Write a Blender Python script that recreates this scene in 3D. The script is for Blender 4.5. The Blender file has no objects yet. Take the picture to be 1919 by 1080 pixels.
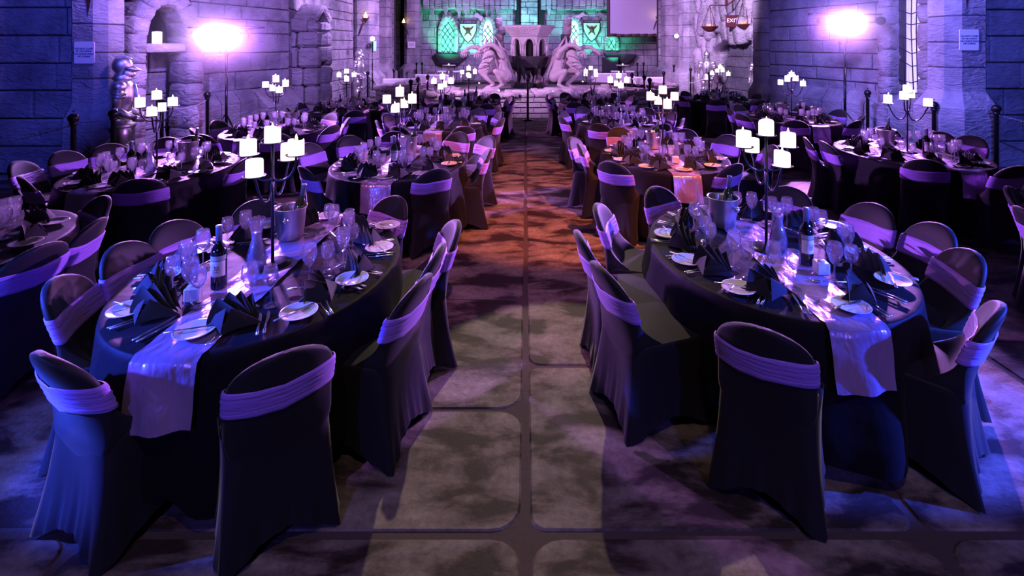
import bpy, math, random
from mathutils import Vector, Matrix, Euler
R = math.radians
PI = math.pi
C = bpy.context.scene.collection
S = bpy.context.scene
rnd = random.Random(11)

# ------------------------------------------------------------------ camera, world, exposure
HC = 2.1                                   # camera height; level camera, lens shifted down
cd = bpy.data.cameras.new('camera'); cam = bpy.data.objects.new('camera', cd); C.objects.link(cam)
cam.location = (0, 0, HC); cam.rotation_euler = (R(90), 0, 0)
FPX = 930.0
cd.sensor_width = 36; cd.lens = FPX / 1919 * 36
cd.shift_x = -(985 - 959.5) / 1919; cd.shift_y = -(540 - 84) / 1919
cd.clip_start = .05; cd.clip_end = 200
S.camera = cam
S.view_settings.view_transform = 'Standard'; S.view_settings.look = 'None'
S.view_settings.gamma = 1; S.view_settings.exposure = 0.0; S.view_settings.use_curve_mapping = False
w = bpy.data.worlds.new('world'); S.world = w; w.use_nodes = True
w.node_tree.nodes['Background'].inputs[0].default_value = (.40, .26, .62, 1)
w.node_tree.nodes['Background'].inputs[1].default_value = .022
S.cycles.use_denoising = True
S.cycles.max_bounces = 7; S.cycles.transmission_bounces = 6; S.cycles.diffuse_bounces = 2; S.cycles.glossy_bounces = 3
S.cycles.transparent_max_bounces = 8; S.cycles.sample_clamp_indirect = 3; S.cycles.caustics_refractive = False; S.cycles.caustics_reflective = False

def spot(name, loc, at, col, power, ang=60, blend=.5, r=.08):
    l = bpy.data.lights.new(name, 'SPOT'); l.color = col; l.energy = power
    l.spot_size = R(ang); l.spot_blend = blend; l.shadow_soft_size = r
    o = bpy.data.objects.new(name, l); C.objects.link(o); o.location = loc
    o.rotation_euler = (Vector(at) - Vector(loc)).to_track_quat('-Z', 'Y').to_euler()
    return o
def area(name, loc, at, col, power, sx, sy):
    l = bpy.data.lights.new(name, 'AREA'); l.color = col; l.energy = power; l.shape = 'RECTANGLE'; l.size = sx; l.size_y = sy
    o = bpy.data.objects.new(name, l); C.objects.link(o); o.location = loc
    o.rotation_euler = (Vector(at) - Vector(loc)).to_track_quat('-Z', 'Y').to_euler()
    return o
PUR = (.50, .20, 1.0); MAG = (.85, .26, 1.0); BLU = (.08, .14, 1.0); LAV = (.44, .25, 1.0)
# purple wash thrown down the hall by the two tripod lamp bars
LL = (-6.1, 9.55, 2.32); LR = (6.55, 9.9, 2.60)
for dx, at, col, p, a in ((0, (1.6, 3.0, .7), PUR, 3400, 66), (.15, (5.4, 6.0, .7), PUR, 2700, 60), (-.1, (-1.0, 5.0, .7), MAG, 1300, 75), (.3, (-2.6, 2.6, .7), PUR, 1500, 60)):
    spot('stage_or_fill_spot', (LL[0] + dx, LL[1], LL[2]), at, col, p, a, .5, .06)
for dx, at, col, p, a in ((0, (-1.6, 3.0, .7), PUR, 3400, 66), (-.15, (-4.2, 5.6, .7), PUR, 2700, 60), (.1, (1.0, 5.0, .7), MAG, 1300, 75), (-.3, (2.6, 2.6, .7), PUR, 1500, 60)):
    spot('stage_or_fill_spot', (LR[0] + dx, LR[1], LR[2]), at, col, p, a, .5, .06)
for p_, e_ in (((LL[0], LL[1] - .1, LL[2]), 60), ((LR[0], LR[1] - .1, LR[2] - .1), 60)):
    l = bpy.data.lights.new('lamp_glow', 'POINT'); l.color = (.66, .38, 1); l.energy = e_ * .8; l.shadow_soft_size = .25  # extra point light added at each bar to light the haze
    o = bpy.data.objects.new('lamp_glow', l); C.objects.link(o); o.location = p_
# single lamps deep on either side
spot('stage_or_fill_spot', (-6.2, 19.9, 2.5), (.5, 9.5, .7), MAG, 3800, 60, .5, .08)
spot('stage_or_fill_spot', (7.4, 23.9, 2.6), (.5, 10.0, .7), MAG, 5200, 55, .5, .08)
# blue spots either side of the photographer
spot('stage_or_fill_spot', (-4.2, .1, 1.25), (-2.6, 2.3, .75), BLU, 600, 34, .35, .06)
spot('stage_or_fill_spot', (4.6, .3, 1.25), (2.95, 2.6, .75), BLU, 600, 34, .35, .06)
spot('stage_or_fill_spot', (-5.3, 1.5, 2.1), (-2.3, 2.5, .65), (.035, .07, 1), 5000, 22, .3, .05)
spot('stage_or_fill_spot', (5.9, 1.7, 2.1), (2.7, 2.8, .65), (.035, .07, 1), 5000, 24, .3, .05)
spot('stage_or_fill_spot', (-1.4, -1.6, 2.6), (-1.2, 1.9, .6), (.15, .13, 1), 210, 44, .6, .1)  # added blue-violet fill from behind the camera, left tables
spot('stage_or_fill_spot', (2.0, -1.6, 2.6), (1.6, 2.1, .6), (.15, .13, 1), 230, 44, .6, .1)  # matching added fill for the right tables
spot('stage_or_fill_spot', (-3.5, 2.5, 4.6), (-9.2, 8.0, 3.6), (.07, .09, 1), 1500, 62, .25, .1)
spot('stage_or_fill_spot', (3.5, 2.5, 4.6), (9.4, 8.4, 3.7), (.09, .12, 1), 2300, 62, .25, .1)
# overhead spots out of view: aisle light patches, plus added fill
spot('overhead_spot', (.25, 9.0, 5.0), (.27, 1.8, 0), (1.0, .74, .56), 1000, 21, .05, .04)
spot('overhead_spot', (.3, -.4, 5.2), (.15, 2.3, 0), (1.0, .72, .60), 130, 70, .8, .10)  # added dim warm fill above the camera end
spot('overhead_spot', (0, 1.5, 5.5), (0, 4.6, 0), (.62, .42, .9), 30, 95, .9, .5)  # added weak violet fill over the front tables
spot('overhead_spot', (-2.6, 2.2, 5.2), (-.1, 4.6, 0), (.9, .28, .75), 420, 30, .2, .05)
spot('overhead_spot', (2.6, 3.2, 5.5), (.35, 6.7, 0), (1.0, .22, .08), 2600, 36, .4, .05)
spot('overhead_spot', (-1.2, 5.5, 5.6), (-.2, 8.2, 0), (.95, .45, .85), 420, 34, .4, .05)
# wall washes
spot('overhead_spot', (-2.2, 6.5, 5.0), (-7.2, 10.6, 3.0), LAV, 3000, 62, .6, .2)
spot('overhead_spot', (-2.6, 13.0, 5.2), (-7.4, 17.5, 2.9), (.60, .36, 1), 5000, 66, .7, .3)
spot('overhead_spot', (2.6, 6.8, 5.0), (7.7, 9.4, 3.0), (.26, .21, 1), 3200, 66, .6, .2)
spot('overhead_spot', (3.0, 12.5, 5.2), (7.6, 18.2, 2.9), (.70, .48, 1), 6500, 60, .8, .3)
spot('overhead_spot', (0, 19.5, 5.6), (-6.6, 26.0, 1.8), (.66, .34, 1), 4200, 110, .8, .3)
spot('overhead_spot', (1, 19.5, 5.6), (6.9, 26.0, 1.8), (.66, .34, 1), 3000, 110, .8, .3)
spot('overhead_spot', (-5.2, 10.5, 4.6), (0, 16.8, 1.2), (.92, .46, 1.0), 4200, 42, .6, .1)
spot('overhead_spot', (4.5, 9.0, 4.8), (0, 16.8, 1.2), (.70, .40, 1.0), 2200, 38, .6, .1)
spot('overhead_spot', (0, 21.5, 5.6), (0, 29, 2.4), (.34, .32, 1), 1000, 110, .8, .3)

# ------------------------------------------------------------------ materials
def mat(name, col=(.5, .5, .5), rough=.6, metal=0, **kw):
    m = bpy.data.materials.new(name); m.use_nodes = True
    b = m.node_tree.nodes['Principled BSDF']
    b.inputs['Base Color'].default_value = (*col, 1); b.inputs['Roughness'].default_value = rough; b.inputs['Metallic'].default_value = metal
    for k, v in kw.items(): b.inputs[k.replace('_', ' ')].default_value = v
    return m
def nd(m, t, **kw):
    n = m.node_tree.nodes.new(t)
    for k, v in kw.items(): setattr(n, k, v)
    return n
def bump(m, scale=30, strength=.3, dist=.01, detail=4, stretch=None, wave=False):
    L = m.node_tree.links; b = m.node_tree.nodes['Principled BSDF']
    tc = nd(m, 'ShaderNodeTexCoord'); n = nd(m, 'ShaderNodeTexNoise'); n.inputs['Scale'].default_value = scale; n.inputs['Detail'].default_value = detail
    src = tc.outputs['Object']
    if stretch:
        mp = nd(m, 'ShaderNodeMapping'); mp.inputs['Scale'].default_value = stretch; L.new(src, mp.inputs[0]); src = mp.outputs[0]
    L.new(src, n.inputs['Vector'])
    bp = nd(m, 'ShaderNodeBump'); bp.inputs['Strength'].default_value = strength; bp.inputs['Distance'].default_value = dist
    L.new(n.outputs[0], bp.inputs['Height']); L.new(bp.outputs[0], b.inputs['Normal'])
    return m
def stone(name, c1, c2, dark, bscale=5, bstr=.6, island=True):
    m = mat(name, c1, .85); L = m.node_tree.links; b = m.node_tree.nodes['Principled BSDF']
    tc = nd(m, 'ShaderNodeTexCoord'); geo = nd(m, 'ShaderNodeNewGeometry')
    mix = nd(m, 'ShaderNodeMix', data_type='RGBA'); mix.inputs[6].default_value = (*c1, 1); mix.inputs[7].default_value = (*c2, 1)
    L.new(geo.outputs['Random Per Island'], mix.inputs[0])
    n = nd(m, 'ShaderNodeTexNoise'); n.inputs['Scale'].default_value = 1.3; n.inputs['Detail'].default_value = 7; n.inputs['Roughness'].default_value = .65
    L.new(tc.outputs['Object'], n.inputs['Vector'])
    r = nd(m, 'ShaderNodeValToRGB'); r.color_ramp.elements[0].position = .34; r.color_ramp.elements[1].position = .58
    L.new(n.outputs[0], r.inputs[0])
    m2 = nd(m, 'ShaderNodeMix', data_type='RGBA'); m2.inputs[6].default_value = (*dark, 1)
    L.new(mix.outputs[2], m2.inputs[7]); L.new(r.outputs[0], m2.inputs[0]); L.new(m2.outputs[2], b.inputs['Base Color'])
    mp = nd(m, 'ShaderNodeMapping'); mp.inputs['Rotation'].default_value = (.5, .6, .4); mp.inputs['Scale'].default_value = (1, 1, 2.6)
    cb = nd(m, 'ShaderNodeVectorMath', operation='ADD'); mul = nd(m, 'ShaderNodeMath', operation='MULTIPLY'); mul.inputs[1].default_value = 37
    L.new(geo.outputs['Random Per Island'], mul.inputs[0]); L.new(tc.outputs['Object'], cb.inputs[0]); L.new(mul.outputs[0], cb.inputs[1])
    L.new(cb.outputs[0], mp.inputs[0])
    n2 = nd(m, 'ShaderNodeTexNoise'); n2.inputs['Scale'].default_value = bscale; n2.inputs['Detail'].default_value = 9; n2.inputs['Distortion'].default_value = 1.2
    L.new(mp.outputs[0], n2.inputs['Vector'])
    bp = nd(m, 'ShaderNodeBump'); bp.inputs['Strength'].default_value = bstr; bp.inputs['Distance'].default_value = .10
    L.new(n2.outputs[0], bp.inputs['Height']); L.new(bp.outputs[0], b.inputs['Normal'])
    return m
def emis(name, col, strength, base=None):
    m = mat(name, base or col, .5); b = m.node_tree.nodes['Principled BSDF']
    b.inputs['Emission Color'].default_value = (*col, 1); b.inputs['Emission Strength'].default_value = strength
    return m
M = {}
M['stone'] = stone('castle_stone', (.42, .39, .42), (.30, .28, .32), (.16, .15, .18))
M['mortar'] = mat('mortar', (.05, .045, .055), .95)
M['rock'] = stone('rough_rock', (.46, .42, .45), (.34, .31, .34), (.20, .18, .2), 4, .8)
M['pale'] = stone('pale_rock', (.60, .55, .58), (.48, .44, .47), (.32, .28, .31), 5, .5)
M['garg'] = bump(mat('gargoyle_stone', (.40, .34, .38), .8), 9, .5, .03)
M['shadowbrick'] = stone('shaded_brick', (.13, .12, .15), (.09, .08, .11), (.05, .045, .06))  # castle brick darkened in its colour to give an unlit doorway
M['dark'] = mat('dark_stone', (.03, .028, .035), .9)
M['void'] = mat('black_interior', (.006, .006, .008), 1)  # flat black standing in for unlit depth behind openings and gaps
M['cover'] = bump(mat('black_stretch_fabric', (.017, .016, .020), .6, 0, Sheen_Weight=.4, Sheen_Roughness=.3, Specular_IOR_Level=.22), 160, .15, .002)
M['sash'] = bump(mat('purple_stretch_sash', (.40, .19, .78), .55, 0, Sheen_Weight=.3), 14, .55, .02, 3, (.5, .5, 5))
M['cloth'] = bump(mat('black_tablecloth', (.0065, .006, .0075), .6, 0, Sheen_Weight=.03, Specular_IOR_Level=.1), 5, .35, .03, 3)
M['runner'] = bump(mat('purple_satin', (.44, .30, .54), .30, .45, Sheen_Weight=.2), 9, .75, .035, 3, (1, .6, .5))
M['napkin'] = bump(mat('black_napkin_linen', (.013, .0125, .015), .7, 0, Sheen_Weight=.25, Specular_IOR_Level=.2), 60, .2, .003)
M['china'] = mat('white_china', (.82, .80, .78), .18)
M['steel'] = mat('polished_steel', (.92, .90, .92), .28, 1)
M['brushed'] = bump(mat('brushed_steel', (.72, .70, .66), .36, .92), 40, .12, .003, 3, (1, 1, 8))
M['armor'] = bump(mat('armor_steel', (.80, .76, .78), .44, 1), 8, .2, .01)
M['iron'] = mat('blue_black_iron', (.055, .06, .09), .32, .75)
M['post'] = mat('gloss_black_post', (.012, .011, .014), .18, .2)
def thin_glass():
    m = bpy.data.materials.new('clear_glass'); m.use_nodes = True; m.node_tree.nodes.clear(); L = m.node_tree.links
    o = nd(m, 'ShaderNodeOutputMaterial'); tr = nd(m, 'ShaderNodeBsdfTransparent'); gl = nd(m, 'ShaderNodeBsdfGlossy'); lw = nd(m, 'ShaderNodeLayerWeight'); mx = nd(m, 'ShaderNodeMixShader')
    tr.inputs[0].default_value = (.97, .97, 1, 1); gl.inputs['Roughness'].default_value = .07; lw.inputs[0].default_value = .30
    df = nd(m, 'ShaderNodeBsdfTranslucent'); df.inputs[0].default_value = (.9, .9, 1, 1); m3 = nd(m, 'ShaderNodeMixShader'); m3.inputs[0].default_value = .03
    ad = nd(m, 'ShaderNodeMath', operation='MULTIPLY_ADD'); ad.inputs[1].default_value = .8; ad.inputs[2].default_value = .05
    L.new(lw.outputs['Facing'], ad.inputs[0]); L.new(ad.outputs[0], mx.inputs[0]); L.new(tr.outputs[0], mx.inputs[1]); L.new(gl.outputs[0], mx.inputs[2]); L.new(mx.outputs[0], m3.inputs[1]); L.new(df.outputs[0], m3.inputs[2]); L.new(m3.outputs[0], o.inputs[0]); return m
M['glass'] = thin_glass()
M['water'] = mat('cloudy_iced_water', (.78, .82, 1), .12, 0, Transmission_Weight=.75, IOR=1.2)
M['bottle'] = mat('dark_wine_glass', (.006, .007, .008), .05, 0, Coat_Weight=1)
M['greenbottle'] = mat('green_wine_glass', (.03, .05, .015), .08, 0, Coat_Weight=1)
M['capsule'] = mat('silver_blue_foil', (.30, .36, .50), .3, .6)
M['label'] = mat('cream_label', (.80, .78, .74), .6)
M['band'] = mat('grey_label', (.38, .40, .44), .5)
M['mark'] = mat('dark_red_ink', (.22, .02, .08), .6)
M['ink'] = mat('purple_grey_ink', (.07, .05, .13), .6)
M['wax'] = emis('lit_wax', (1.0, .80, .74), 1.5, (.85, .8, .76))
M['flame'] = emis('candle_flame', (1.0, .50, .18), 40)
M['votive'] = mat('frosted_white_holder', (.80, .80, .82), .35, 0)
M['bulb'] = emis('lamp_lens', (.86, .66, 1), 260)
M['bulb2'] = emis('small_lamp_lens', (.9, .68, 1), 120)
M['fire'] = emis('torch_fire', (1.0, .62, .22), 14)
M['sofa'] = mat('white_leather', (.78, .74, .78), .45)
M['wood'] = bump(mat('dark_wood', (.07, .04, .035), .6), 12, .5, .01)
M['screen'] = mat('projection_screen', (.54, .50, .58), .7)
M['sign'] = mat('white_sign', (.78, .76, .80), .5)
M['shield'] = mat('worn_gold_shield', (.52, .56, .38), .45, .2)
M['lattice'] = mat('lead_lattice', (.02, .02, .03), .6)
M['greenglass'] = emis('green_lit_window', (.08, .55, .30), .6, (.3, .7, .5))
M['whiteglass'] = emis('pale_lit_window', (.60, .95, .88), .6, (.6, .8, .7))
M['lilacglass'] = emis('lilac_lit_window', (.50, .42, 1), 1.2, (.6, .6, .8))
M['rust'] = mat('rusty_iron', (.10, .025, .02), .6, .3)
M['redbox'] = mat('dark_red_sign', (.08, .01, .02), .5)
M['white'] = emis('white_lettering', (.9, .7, .8), .7)
M['coal'] = emis('glowing_coals', (1, .25, .12), 1.3)
M['chain'] = mat('steel_chain', (.60, .56, .62), .4, .7)

# floor material
def floor_mat():
    m = mat('worn_slab_concrete', (.3, .26, .24), .62); L = m.node_tree.links; b = m.node_tree.nodes['Principled BSDF']
    tc = nd(m, 'ShaderNodeTexCoord'); mp = nd(m, 'ShaderNodeMapping'); mp.inputs['Scale'].default_value = (1.0, 2.1, 1)
    L.new(tc.outputs['Object'], mp.inputs[0])
    n = nd(m, 'ShaderNodeTexNoise'); n.inputs['Scale'].default_value = 2.1; n.inputs['Detail'].default_value = 8; n.inputs['Roughness'].default_value = .58; n.inputs['Distortion'].default_value = .35
    L.new(mp.outputs[0], n.inputs['Vector'])
    r = nd(m, 'ShaderNodeValToRGB'); e = r.color_ramp.elements
    e[0].position = .42; e[0].color = (.036, .022, .020, 1); e[1].position = .515; e[1].color = (.22, .175, .15, 1)
    x = e.new(.45); x.color = (.085, .058, .050, 1); x = e.new(.66); x.color = (.38, .32, .27, 1)
    L.new(n.outputs[0], r.inputs[0])
    n2 = nd(m, 'ShaderNodeTexNoise'); n2.inputs['Scale'].default_value = 26; n2.inputs['Detail'].default_value = 8; n2.inputs['Roughness'].default_value = .7
    L.new(tc.outputs['Object'], n2.inputs['Vector'])
    r2 = nd(m, 'ShaderNodeValToRGB'); r2.color_ramp.elements[0].position = .3; r2.color_ramp.elements[0].color = (.55, .52, .52, 1); r2.color_ramp.elements[1].position = .62
    L.new(n2.outputs[0], r2.inputs[0])
    mx = nd(m, 'ShaderNodeMix', data_type='RGBA', blend_type='MULTIPLY'); mx.inputs[0].default_value = 1
    L.new(r.outputs[0], mx.inputs[6]); L.new(r2.outputs[0], mx.inputs[7]); L.new(mx.outputs[2], b.inputs['Base Color'])
    bp = nd(m, 'ShaderNodeBump'); bp.inputs['Strength'].default_value = .35; bp.inputs['Distance'].default_value = .02
    L.new(n2.outputs[0], bp.inputs['Height']); L.new(bp.outputs[0], b.inputs['Normal'])
    return m
M['floor'] = floor_mat()
M['joint'] = bump(mat('dark_joint', (.085, .060, .055), .8), 40, .4, .01)

# ------------------------------------------------------------------ mesh builder
class MB:
    def __init__(s): s.v = []; s.f = []; s.m = []; s.sm = []
    def add(s, vs, fs, mi=0, smooth=False):
        k = len(s.v); s.v += [tuple(p) for p in vs]
        for f in fs: s.f.append(tuple(i + k for i in f)); s.m.append(mi); s.sm.append(smooth)
        return s
    def box(s, x0, x1, y0, y1, z0, z1, mi=0):
        vs = [(x, y, z) for z in (z0, z1) for y in (y0, y1) for x in (x0, x1)]
        return s.add(vs, [(0, 2, 3, 1), (4, 5, 7, 6), (0, 1, 5, 4), (2, 6, 7, 3), (0, 4, 6, 2), (1, 3, 7, 5)], mi)
    def bbox(s, x0, x1, y0, y1, z0, z1, b=.01, mi=0):        # box with chamfered edges
        vs = []; xs = (x0, x1); ys = (y0, y1); zs = (z0, z1)
        idx = {}
        for i in (0, 1):
            for j in (0, 1):
                for k in (0, 1):
                    X, Y, Z = xs[i], ys[j], zs[k]; dx = b * (1 - 2 * i); dy = b * (1 - 2 * j); dz = b * (1 - 2 * k)
                    idx[i, j, k, 0] = len(vs); vs.append((X, Y + dy, Z + dz))
                    idx[i, j, k, 1] = len(vs); vs.append((X + dx, Y, Z + dz))
                    idx[i, j, k, 2] = len(vs); vs.append((X + dx, Y + dy, Z))
        fs = []
        q = [(0, 0), (0, 1), (1, 1), (1, 0)]
        for e in (0, 1):
            fs.append([idx[e, a, c, 0] for a, c in q][::(-1 if e == 0 else 1)][::-1] if 0 else [idx[e, a, c, 0] for a, c in q])
            fs.append([idx[a, e, c, 1] for a, c in q]); fs.append([idx[a, c, e, 2] for a, c in q])
        for a in (0, 1):
            for c in (0, 1):
                fs.append([idx[0, a, c, 1], idx[1, a, c, 1], idx[1, a, c, 2], idx[0, a, c, 2]])
                fs.append([idx[a, 0, c, 0], idx[a, 1, c, 0], idx[a, 1, c, 2], idx[a, 0, c, 2]])
                fs.append([idx[a, c, 0, 0], idx[a, c, 1, 0], idx[a, c, 1, 1], idx[a, c, 0, 1]])
                for k in (0, 1): fs.append([idx[a, c, k, 0], idx[a, c, k, 1], idx[a, c, k, 2]])
        return s.add(vs, fs, mi)
    def lathe(s, prof, n=24, c=(0, 0, 0), mi=0, smooth=True, cap=True, sy=1):
        vs = []; fs = []
        for r, z in prof:
            for i in range(n):
                a = 2 * PI * i / n; vs.append((c[0] + r * math.cos(a), c[1] + sy * r * math.sin(a), c[2] + z))
        for k in range(len(prof) - 1):
            for i in range(n):
                j = (i + 1) % n; fs.append((k * n + i, k * n + j, (k + 1) * n + j, (k + 1) * n + i))
        if cap:
            if prof[0][0] > 1e-4: fs.append(tuple(range(n))[::-1])
            if prof[-1][0] > 1e-4: fs.append(tuple(range((len(prof) - 1) * n, len(prof) * n)))
        return s.add(vs, fs, mi, smooth)
    def tube(s, pts, rad, n=8, mi=0, smooth=True, closed=False, flat=1.0):
        pts = [Vector(p) for p in pts]; N = len(pts)
        if not hasattr(rad, '__len__'): rad = [rad] * N
        vs = []; fs = []; up = Vector((0, 0, 1)); prev = None
        for k, p in enumerate(pts):
            if closed: t = pts[(k + 1) % N] - pts[k - 1]
            else: t = (pts[min(k + 1, N - 1)] - pts[max(k - 1, 0)])
            t.normalize()
            if prev is None:
                a = up if abs(t.z) < .9 else Vector((1, 0, 0)); u = (a - t * a.dot(t)).normalized()
            else: u = (prev - t * prev.dot(t)).normalized()
            prev = u; v = t.cross(u)
            for i in range(n):
                an = 2 * PI * i / n; vs.append(p + u * math.cos(an) * rad[k] * flat + v * math.sin(an) * rad[k])
        for k in range(N if closed else N - 1):
            k2 = (k + 1) % N
            for i in range(n):
                j = (i + 1) % n; fs.append((k * n + i, k * n + j, k2 * n + j, k2 * n + i))
        if not closed: fs.append(tuple(range(n))[::-1]); fs.append(tuple(range((N - 1) * n, N * n)))
        return s.add(vs, fs, mi, smooth)
    def ball(s, c, r, nu=12, nv=8, mi=0, sc=(1, 1, 1)):
        prof = [(math.sin(PI * k / nv) * r, -math.cos(PI * k / nv) * r) for k in range(nv + 1)]
        prof[0] = (1e-5, -r); prof[-1] = (1e-5, r)
        k0 = len(s.v); s.lathe(prof, nu, (0, 0, 0), mi, True, False)
        for i in range(k0, len(s.v)):
            x, y, z = s.v[i]; s.v[i] = (c[0] + x * sc[0], c[1] + y * sc[1], c[2] + z * sc[2])
        return s
    def grid(s, rows, mi=0, smooth=True, closed=False):
        n = len(rows[0]); vs = [p for r in rows for p in r]; fs = []
        for k in range(len(rows) - 1):
            for i in range(n if closed else n - 1):
                j = (i + 1) % n; fs.append((k * n + i, k * n + j, (k + 1) * n + j, (k + 1) * n + i))
        return s.add(vs, fs, mi, smooth)
    def prism(s, poly, z0, z1, b=0, mi=0):      # vertical prism of an xy outline, optional bevelled inset
        n = len(poly); vs = []; cx = sum(p[0] for p in poly) / n; cy = sum(p[1] for p in poly) / n
        def ring(k, z): return [(cx + (x - cx) * k, cy + (y - cy) * k, z) for x, y in poly]
        w_ = max(abs(p[0] - cx) for p in poly) + 1e-6; k = 1 - b / w_
        lv = [(k, z0), (1, z0 + b), (1, z1 - b), (k, z1)] if b else [(1, z0), (1, z1)]
        for kk, z in lv: vs += ring(kk, z)
        fs = [tuple(range(n))[::-1], tuple(range((len(lv) - 1) * n, len(lv) * n))]
        for l in range(len(lv) - 1):
            for i in range(n):
                j = (i + 1) % n; fs.append((l * n + i, l * n + j, (l + 1) * n + j, (l + 1) * n + i))
        return s.add(vs, fs, mi)
    def xz(s, poly, y0, y1, mi=0, b=0):          # outline in the xz plane, thick along y
        n = len(poly); vs = [(x, y0, z) for x, z in poly] + [(x, y1, z) for x, z in poly]
        fs = [tuple(range(n)), tuple(range(n, 2 * n))[::-1]] + [(i, i + n, (i + 1) % n + n, (i + 1) % n) for i in range(n)]
        return s.add(vs, fs, mi)
    def xform(s, mtx, k0=0):
        for i in range(k0, len(s.v)): s.v[i] = tuple(mtx @ Vector(s.v[i]))
        return s
    def mesh(s, name):
        me = bpy.data.meshes.new(name); me.from_pydata(s.v, [], s.f); return me
    def build(s, name, mats, parent=None, loc=(0, 0, 0), rot=(0, 0, 0), fix=True):
        me = s.mesh(name)
        for m_ in (mats if isinstance(mats, (list, tuple)) else [mats]): me.materials.append(M[m_] if isinstance(m_, str) else m_)
        me.polygons.foreach_set('material_index', s.m); me.polygons.foreach_set('use_smooth', s.sm)
        if fix:
            import bmesh
            b = bmesh.new(); b.from_mesh(me); bmesh.ops.recalc_face_normals(b, faces=b.faces); b.to_mesh(me); b.free()
        me.update()
        o = bpy.data.objects.new(name, me); C.objects.link(o); o.location = loc; o.rotation_euler = rot
        if parent: o.parent = parent
        return o
def tag(o, label=None, cat=None, group=None, kind=None):
    if label: o['label'] = label
    if cat: o['category'] = cat
    if group: o['group'] = group
    if kind: o['kind'] = kind
    return o
def thing(name, label, cat, loc=(0, 0, 0), rz=0, group=None):
    o = bpy.data.objects.new(name, None); C.objects.link(o); o.location = loc; o.rotation_euler = (0, 0, rz); o.empty_display_size = .1
    return tag(o, label, cat, group)
def copy_tree(o, parent=None):
    c = o.copy(); C.objects.link(c); c.parent = parent
    for ch in list(o.children): copy_tree(ch, c)
    return c
FREE = {}
def inst(proto, loc, rz=0, label=None, group=None, sc=None):      # first use moves the prototype itself, later uses copy it
    if proto not in FREE: FREE[proto] = True; o = proto
    else: o = copy_tree(proto)
    o.location = loc; o.rotation_euler = (0, 0, rz)
    if label: o['label'] = label
    if group: o['group'] = group
    if sc: o.scale = (sc, sc, sc)
    return o

# ------------------------------------------------------------------ floor and walls
def rrect(x0, x1, y0, y1, r, n=5):
    p = []
    for cx, cy, a0 in ((x1 - r, y1 - r, 0), (x0 + r, y1 - r, 90), (x0 + r, y0 + r, 180), (x1 - r, y0 + r, 270)):
        for i in range(n + 1):
            a = R(a0 + 90 * i / n); p.append((cx + r * math.cos(a), cy + r * math.sin(a)))
    return p
mb = MB(); mb.box(-14, 14, -3, 31, -.1, -.008, 1)
colx = [-12.9, -10.8, -9.0, -7.2, -5.4, -3.7, -1.9, 0.0, 1.72, 3.1, 4.9, 6.7, 8.5, 10.3, 12.2]
rr = random.Random(4)
for i in range(len(colx) - 1):
    if colx[i] == -1.9: ys = [-2.5, -.9, .9, 2.13, 2.86, 4.1, 5.2, 6.4]
    elif colx[i] == 0.0: ys = [-2.5, -.9, .9, 2.13, 3.25, 4.6, 5.2, 6.4]
    else:
        ys = [-2.5, -1.2, .6, 2.13] if -6 < colx[i] < 5 else [-2.6, -1 + rr.random(), 1.1 + rr.random()]
    while ys[-1] < 29: ys.append(ys[-1] + rr.uniform(1.0, 1.6))
    for k in range(len(ys) - 1):
        gj = .018 if ys[k] < 2.5 else .009
        p = rrect(colx[i] + .020, colx[i + 1] - .020, ys[k] + gj, ys[k + 1] - gj, rr.uniform(.05, .15))
        n = len(p); cx = (colx[i] + colx[i + 1]) / 2; cy = (ys[k] + ys[k + 1]) / 2
        vs = [(x, y, -.009) for x, y in p] + [(cx + (x - cx) * .988, cy + (y - cy) * .988, 0) for x, y in p]
        mb.add(vs, [tuple(range(n, 2 * n))] + [(a, (a + 1) % n, (a + 1) % n + n, a + n) for a in range(n)], 0)
tag(mb.build('floor', ['floor', 'joint'], fix=False), kind='structure')

def stone_face(mb, x0, x1, z0, z1, rr, ch=(.30, .48), cw=(.35, .9), d=.035, gap=.010, holes=()):
    # random ashlar on the local plane y=0, facing -y; backing is material 1
    z = z0
    while z < z1 - .05:
        h = min(rr.uniform(*ch), z1 - z)
        if z1 - z - h < .12: h = z1 - z
        x = x0 - rr.uniform(0, cw[0])
        while x < x1:
            wd = rr.uniform(*cw); a = max(x, x0); b = min(x + wd, x1); x += wd
            if b - a < .04: continue
            if any(a < hx1 and b > hx0 and z < hz1 and z + h > hz0 for hx0, hx1, hz0, hz1 in holes):
                continue
            dd = d * rr.uniform(.6, 1.3); g = gap; bv = .022
            o = [(a + g, z + g), (b - g, z + g), (b - g, z + h - g), (a + g, z + h - g)]
            vs = [(px, 0.004, pz) for px, pz in o]
            inn = [(a + g + bv, z + g + bv), (b - g - bv, z + g + bv), (b - g - bv, z + h - g - bv), (a + g + bv, z + h - g - bv)]
            vs += [(px, -dd * .75, pz + 0) for px, pz in [(o[0][0] + .006, o[0][1] + .006), (o[1][0] - .006, o[1][1] + .006), (o[2][0] - .006, o[2][1] - .006), (o[3][0] + .006, o[3][1] - .006)]]
            vs += [(px, -dd, pz) for px, pz in inn]
            fs = [(8, 9, 10, 11)]
            for l in (0, 4):
                for i in range(4): fs.append((l + i, l + (i + 1) % 4, l + 4 + (i + 1) % 4, l + 4 + i))
            mb.add(vs, fs, 0)
        z += h
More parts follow.
